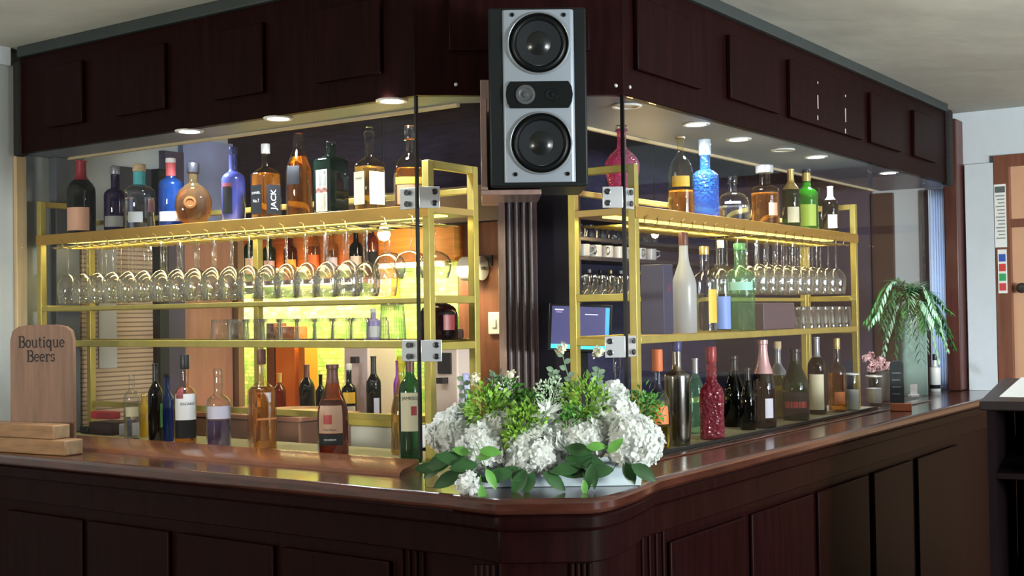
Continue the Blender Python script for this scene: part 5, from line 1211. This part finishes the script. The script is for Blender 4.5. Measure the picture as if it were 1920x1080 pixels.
for px, lb_, pf, g_, lq, lab_, cp_ in spec:
    w = BL - .11; u = hit('L', px, 500, w)[0]; P = W('L', u, w, zsh + .0005); 
    bottle('spirit_bottle', lb_, P, .27 if cp_ is None else .25, .034, pf, g_, liq=lq, lvl=.6, labels=[(lab_, .15, .45, 0, .9)], cap=cp_, capH=.08, group=GG, rz=face_cam(P))
# framed picture above the bench at right
t, a, b, z0, z1 = eqbox(703, 744, 498, 568, BL - .05, .03, 'picture', 'small orange picture in a yellow frame on the mosaic wall', mat('picture_frame', (.62, .34, .04), .4), 'picture')
obj('print', MB().fbox('L', a + .025, b - .025, BL - .053, BL - .0505, z0 + .03, z1 - .03), mat('orange_print', (.75, .25, .04), .5, noise=.8, nscale=14, base2=(.75, .62, .45)), t, world=True)
# globe lamp hanging in front of the orange beam
Pl_ = W('L', hit('L', 720, 440, BL - .25)[0], BL - .25, hit('L', 720, 440, BL - .25)[1])
def bulb(P, label, r=.022, e=40, watts=6, col=(1.0, .70, .30), drop=.12, top=None):
    t = thing('pendant_bulb', label, 'light bulb', P, 0, 'warm bare bulbs behind the bar')
    obj('bulb', MB().loft([(0, -r), (r * .7, -r * .75), (r, 0), (r * .85, r * .6), (r * .45, r * 1.4), (r * .4, r * 1.8)], 20), led('bulb_glow', (1.0, .66, .28), e), t)
    obj('cap', MB().loft([(r * .42, r * 1.75), (r * .5, r * 1.8), (r * .5, r * 3), (0, r * 3.1)], 16), C_gold, t)
    obj('cord', MB().tube([(0, 0, r * 3), (0, 0, (ZT - P.z) - .001)], .003, 6), black, t)
    lamp('bulb_light', 'POINT', P - Vector((0, 0, r * 1.6)), watts, col, .03)
    return t
bulb(Pl_, 'glowing warm bulb in front of the orange beam behind the left shelving', .030, 30, 1.5)
for px in (1186, 1228):
    w = .85; u, z, t_ = hit('R', px, 440, w); bulb(W('R', u, w, z), 'glowing bulb %s of the pair standing in for a reflection in the right glass' % ('leftmost' if px == 1186 else 'rightmost'), .017, 60, 1.6)  # bulbs added in place of bulbs reflected in the glass
# glow strips and fill lamps added under beam and shelf to brighten the tiles
t = thing('added_glow_strip', 'added yellow glow strip under the orange beam that brightens the mosaic tiles', 'added light strip', W('L', 2.3, BL - .07, 1.78))
obj('tube', MB().fbox('L', uP + .40, 4.0, BL - .075, BL - .055, 1.782, 1.799), led('added_strip_glow', (1.0, .88, .42), 7), t, world=True); obj('housing', MB().fbox('L', uP + .38, 4.02, BL - .0545, BL - .045, 1.775, 1.799), white_m, t, world=True)
for _u, _z, _len, _p in ((1.22, 1.76, .62, 7), (2.45, 1.76, 1.6, 16), (2.45, zsh - .035, 1.6, 25)):
    _l = lamp('tile_fill', 'AREA', W('L', _u, BL - .165, _z), _p, (1.0, .86, .46), _len, None, size_y=.05); _l.rotation_euler = (0.30, 0, ROTL)  # added fill lamps for the tiles and the shelf bottles
obj('added_shelf_strip', MB().fbox('L', 1.66, 3.26, BL - .172, BL - .155, zsh - .030, zsh - .0225), led('added_strip_glow', (1.0, .88, .42), 7), ws, world=True)  # glow strip added under the shelf to brighten the tiles below

# ------------------------------------------------------------------ floor level things seen through the left glass
t, a, b, z0, z1 = eqbox(655, 742, 800, 845, .75, .30, 'ice_chest', 'low white ice chest with yellow top behind the left counter', white_matt, 'ice chest')
obj('lid', MB().fbox('L', a - .005, b + .005, .745, 1.055, z1 + .0005, z1 + .03), mat('yellow_lid', (.62, .50, .10), .5), t, world=True, bevel=.004)
obj('stand', MB().fbox('L', a + .03, b - .03, .78, 1.03, 0, z0 - .0005), black, t, world=True)
t, a, b, z0, z1 = eqbox(340, 560, 786, 860, .80, .35, 'under_counter', 'brown low cupboard behind the left counter under the bottles', mat('low_brown', (.30, .15, .10), .5), 'cupboard', 0)
obj('worktop', MB().fbox('L', a - .01, b + .01, .79, 1.16, z1 + .0005, z1 + .02), pinkwood, t, world=True, bevel=.003); t.name = 'low_cupboard'
# round wooden tray on the bench
P = on_bench(556, 1.215 + .06); tr_ = thing('round_tray', 'round pale wooden tray on the low cupboard behind the left counter', 'tray', W('L', hit('L', 556, 765, .95)[0], .95, z1 + .0205))
obj('tray', MB().loft([(.14, 0), (.16, .004), (.165, .018), (.158, .018), (.15, .008), (0, .008)], 36), mat('pale_tray', (.62, .38, .20), .45, noise=.2), tr_)
# things on the counter at far left inside the glass
def cbox(px, wpx, yt, w, dep, nm, label, m_, cat, dz=0):
    ua, ub = hit('L', px - wpx / 2, 800, w)[0], hit('L', px + wpx / 2, 800, w)[0]; z1 = hit('L', px, yt, w)[1]
    o = obj(nm, MB().fbox('L', min(ua, ub), max(ua, ub), w, w + dep, ZM + .0005 + dz, z1), m_, bevel=.006); tag(o, label, cat); return o
cbox(188, 44, 792, .16, .12, 'red_pouch', 'dark pouch with red flap on the left counter right of the sign', mat('red_black', (.05, .012, .015), .5), 'pouch')
o = cbox(188, 38, 786, .15, .05, 'red_cloth', 'folded red cloth over the dark pouch beside the sign', mat('red_cloth', (.50, .03, .05), .6), 'cloth', .09)
cbox(156, 16, 800, .16, .06, 'dark_tin', 'small black tin between the sign and the red pouch', black, 'tin')
cbox(229, 14, 795, .16, .05, 'white_tub', 'small white and blue tub right of the red pouch', L_lilac, 'tub')
cbox(254, 14, 785, .20, .05, 'blue_carton', 'small blue and white carton near the pale bottle', mat('blue_carton', (.20, .24, .50), .5), 'carton')

# ================================================================== behind the bar, right: bench, shelves, glasses, till screen
wS = BR - .24
shelfR = thing('back_shelves', 'dark shelves against the right back wall full of tumblers', 'shelves', W('R', uPR + .5, BR - .1, ZB2))
zr = [hit('R', 1090, y, wS)[1] for y in (556, 480, 443, 400)]
uA = uPR + .12; uB = uPR + 2.0
dk = mat('dark_shelf', (.030, .026, .036), .35)
for z in zr: obj('shelf_board', MB().fbox('R', uA, uB, wS, BR - .002, z - .018, z), dk, shelfR, world=True, bevel=.002)
for u in (uA + .01, uB - .01): obj('upright', MB().fbox('R', u - .011, u + .009, wS + .002, BR - .002, ZB2 + .001, 2.1), dk, shelfR, world=True)
rb = thing('right_back_bench', 'dark back bench under the till screen and tumbler shelves', 'bench', W('R', uPR + .6, BR - .3, 0)); rb.name = 'back_bench'
obj('bench_top', MB().fbox('R', uPR + .1, UEND_R - .03, BR - .5, BR - .003, ZB2 - .03, ZB2), mat('dark_bench', (.05, .03, .03), .3), rb, world=True, bevel=.004)
obj('bench_front', MB().fbox('R', uPR + .12, UEND_R - .04, BR - .46, BR - .44, 0, ZB2 - .031), mahog, rb, world=True)
GH = 'tumblers on the right back shelf'
tq = None
for row in range(3):
    for i in range(12):
        u = uA + .10 + .078 * i; P = W('R', u, wS + .045 + .07 * row, zr[0] + .0005)
        lab = 'tumbler on the lowest back shelf, %s, %s from the reeded pillar' % (rowname[row], ORD[i])
        if tq is None: tq = tumbler(lab, GH, .034, .10); tq.location = P
        else: dup(tq, P, rnd.uniform(0, 6), lab, GH)
mugs = None
for i in range(7):
    u = uA + .12 + .105 * i; P = W('R', u, wS + .06, zr[1] + .0005); lab = 'pale grey mug on the middle back shelf, %s from the reeded pillar' % ORD[i]
    if mugs is None:
        mugs = thing('mug', lab, 'mug', P, 0, 'mugs on the middle back shelf'); obj('body', MB().loft([(.030, 0), (.036, .006), (.037, .058), (.034, .058), (.032, .01), (0, .01)], 20), mat('grey_ceramic', (.42, .44, .48), .3), mugs)
        obj('handle', MB().tube([(.036, 0, .05), (.056, 0, .046), (.058, 0, .026), (.036, 0, .015)], .004, 6), MATS['grey_ceramic'], mugs)
    else: dup(mugs, P, rnd.uniform(0, 6), lab)
tq2 = None
for i in range(8):
    u = uA + .10 + .10 * i; P = W('R', u, wS + .07, zr[2] + .0005)
    if tq2 is None: tq2 = tumbler('tumbler on the upper back shelf, first from the reeded pillar', 'tumblers on the upper back shelf', .032, .062); tq2.location = P
    else: dup(tq2, P, 0, 'tumbler on the upper back shelf, %s from the reeded pillar' % ORD[i], 'tumblers on the upper back shelf')
# tiny bottles behind the tumblers
for i in range(9):
    u = uA + .10 + .10 * i; P = W('R', u, BR - .045, zr[0] + .0005)
    bottle('miniature_bottle', 'small %s bottle behind the tumblers on the lowest back shelf, %s from the pillar' % (('amber', 'green', 'yellow')[i % 3], ORD[i]), P, .135, .02, 'short', (brown_glass, green_glass, gold_glass)[i % 3], cap=(C_white, C_black, C_gold)[i % 3], capH=.12, labels=[((L_cream, L_white, L_orange)[i % 3], .15, .5, 0, .9)], rz=face_cam(P), group='small bottles behind the tumblers')
# till with tilted touch screen
wT = BR - .40
uT = hit('R', 1088, 620, wT)[0]; tT = hit('R', 1088, 620, wT)[2]; PT = W('R', uT, wT, ZB2 + .0005)
till = thing('till_screen', 'black point of sale till with a glowing blue and purple touch screen', 'till', PT, face_cam(PT))
k_ = tT / F_PX; zc_ = hit('R', 1088, 655, wT)[1] - ZB2; ztp = hit('R', 1088, 575, wT)[1] - ZB2
obj('base', MB().box(-.10, .13, -.02, .14, 0, .09), black, till, bevel=.008)
obj('printer', MB().box(-.03, .12, -.05, .12, .0905, .17), mat('printer_black', (.03, .032, .036), .4), till, bevel=.012)
obj('neck', MB().box(-.03, .03, .02, .05, .09, zc_ + .04), black, till)
Ms = Matrix.Translation((0, .0, (zc_ + ztp) / 2)) @ Matrix.Rotation(-.12, 4, 'X') @ Matrix.Rotation(.05, 4, 'Y')
hw_, hh_ = 54 * k_, (ztp - zc_) / 2
obj('bezel', MB().box(-hw_ - .012, hw_ + .012, 0, .025, -hh_ - .012, hh_ + .012).xf(Ms), black, till, bevel=.004)
sc_ = obj('screen', MB().box(-hw_, hw_, -.002, 0, -hh_, hh_).xf(Ms), mat('screen_purple', (.02, .02, .05), .3, emis=(.10, .10, .24), estr=.9), till)
for x0, x1, z0, z1, c, e in ((-1, 1, -1, -.80, (.05, .45, .60), 1.1), (.86, 1, -.75, .98, (.05, .25, .75), 1.1), (.2, .8, -.98, -.86, (.10, .40, .25), 1.1), (-.9, -.6, .80, .86, (.7, .7, .8), 1), (.15, .6, .62, .66, (.5, .5, .6), .8), (-.85, -.65, .70, .73, (.6, .3, .7), 1)):
    obj('screen_icon', MB().box(x0 * hw_, x1 * hw_, -.0028, -.0021, z0 * hh_, z1 * hh_).xf(Ms), mat('icon_%.2f_%.2f' % (x0, z0), c, .4, emis=c, estr=e), till)
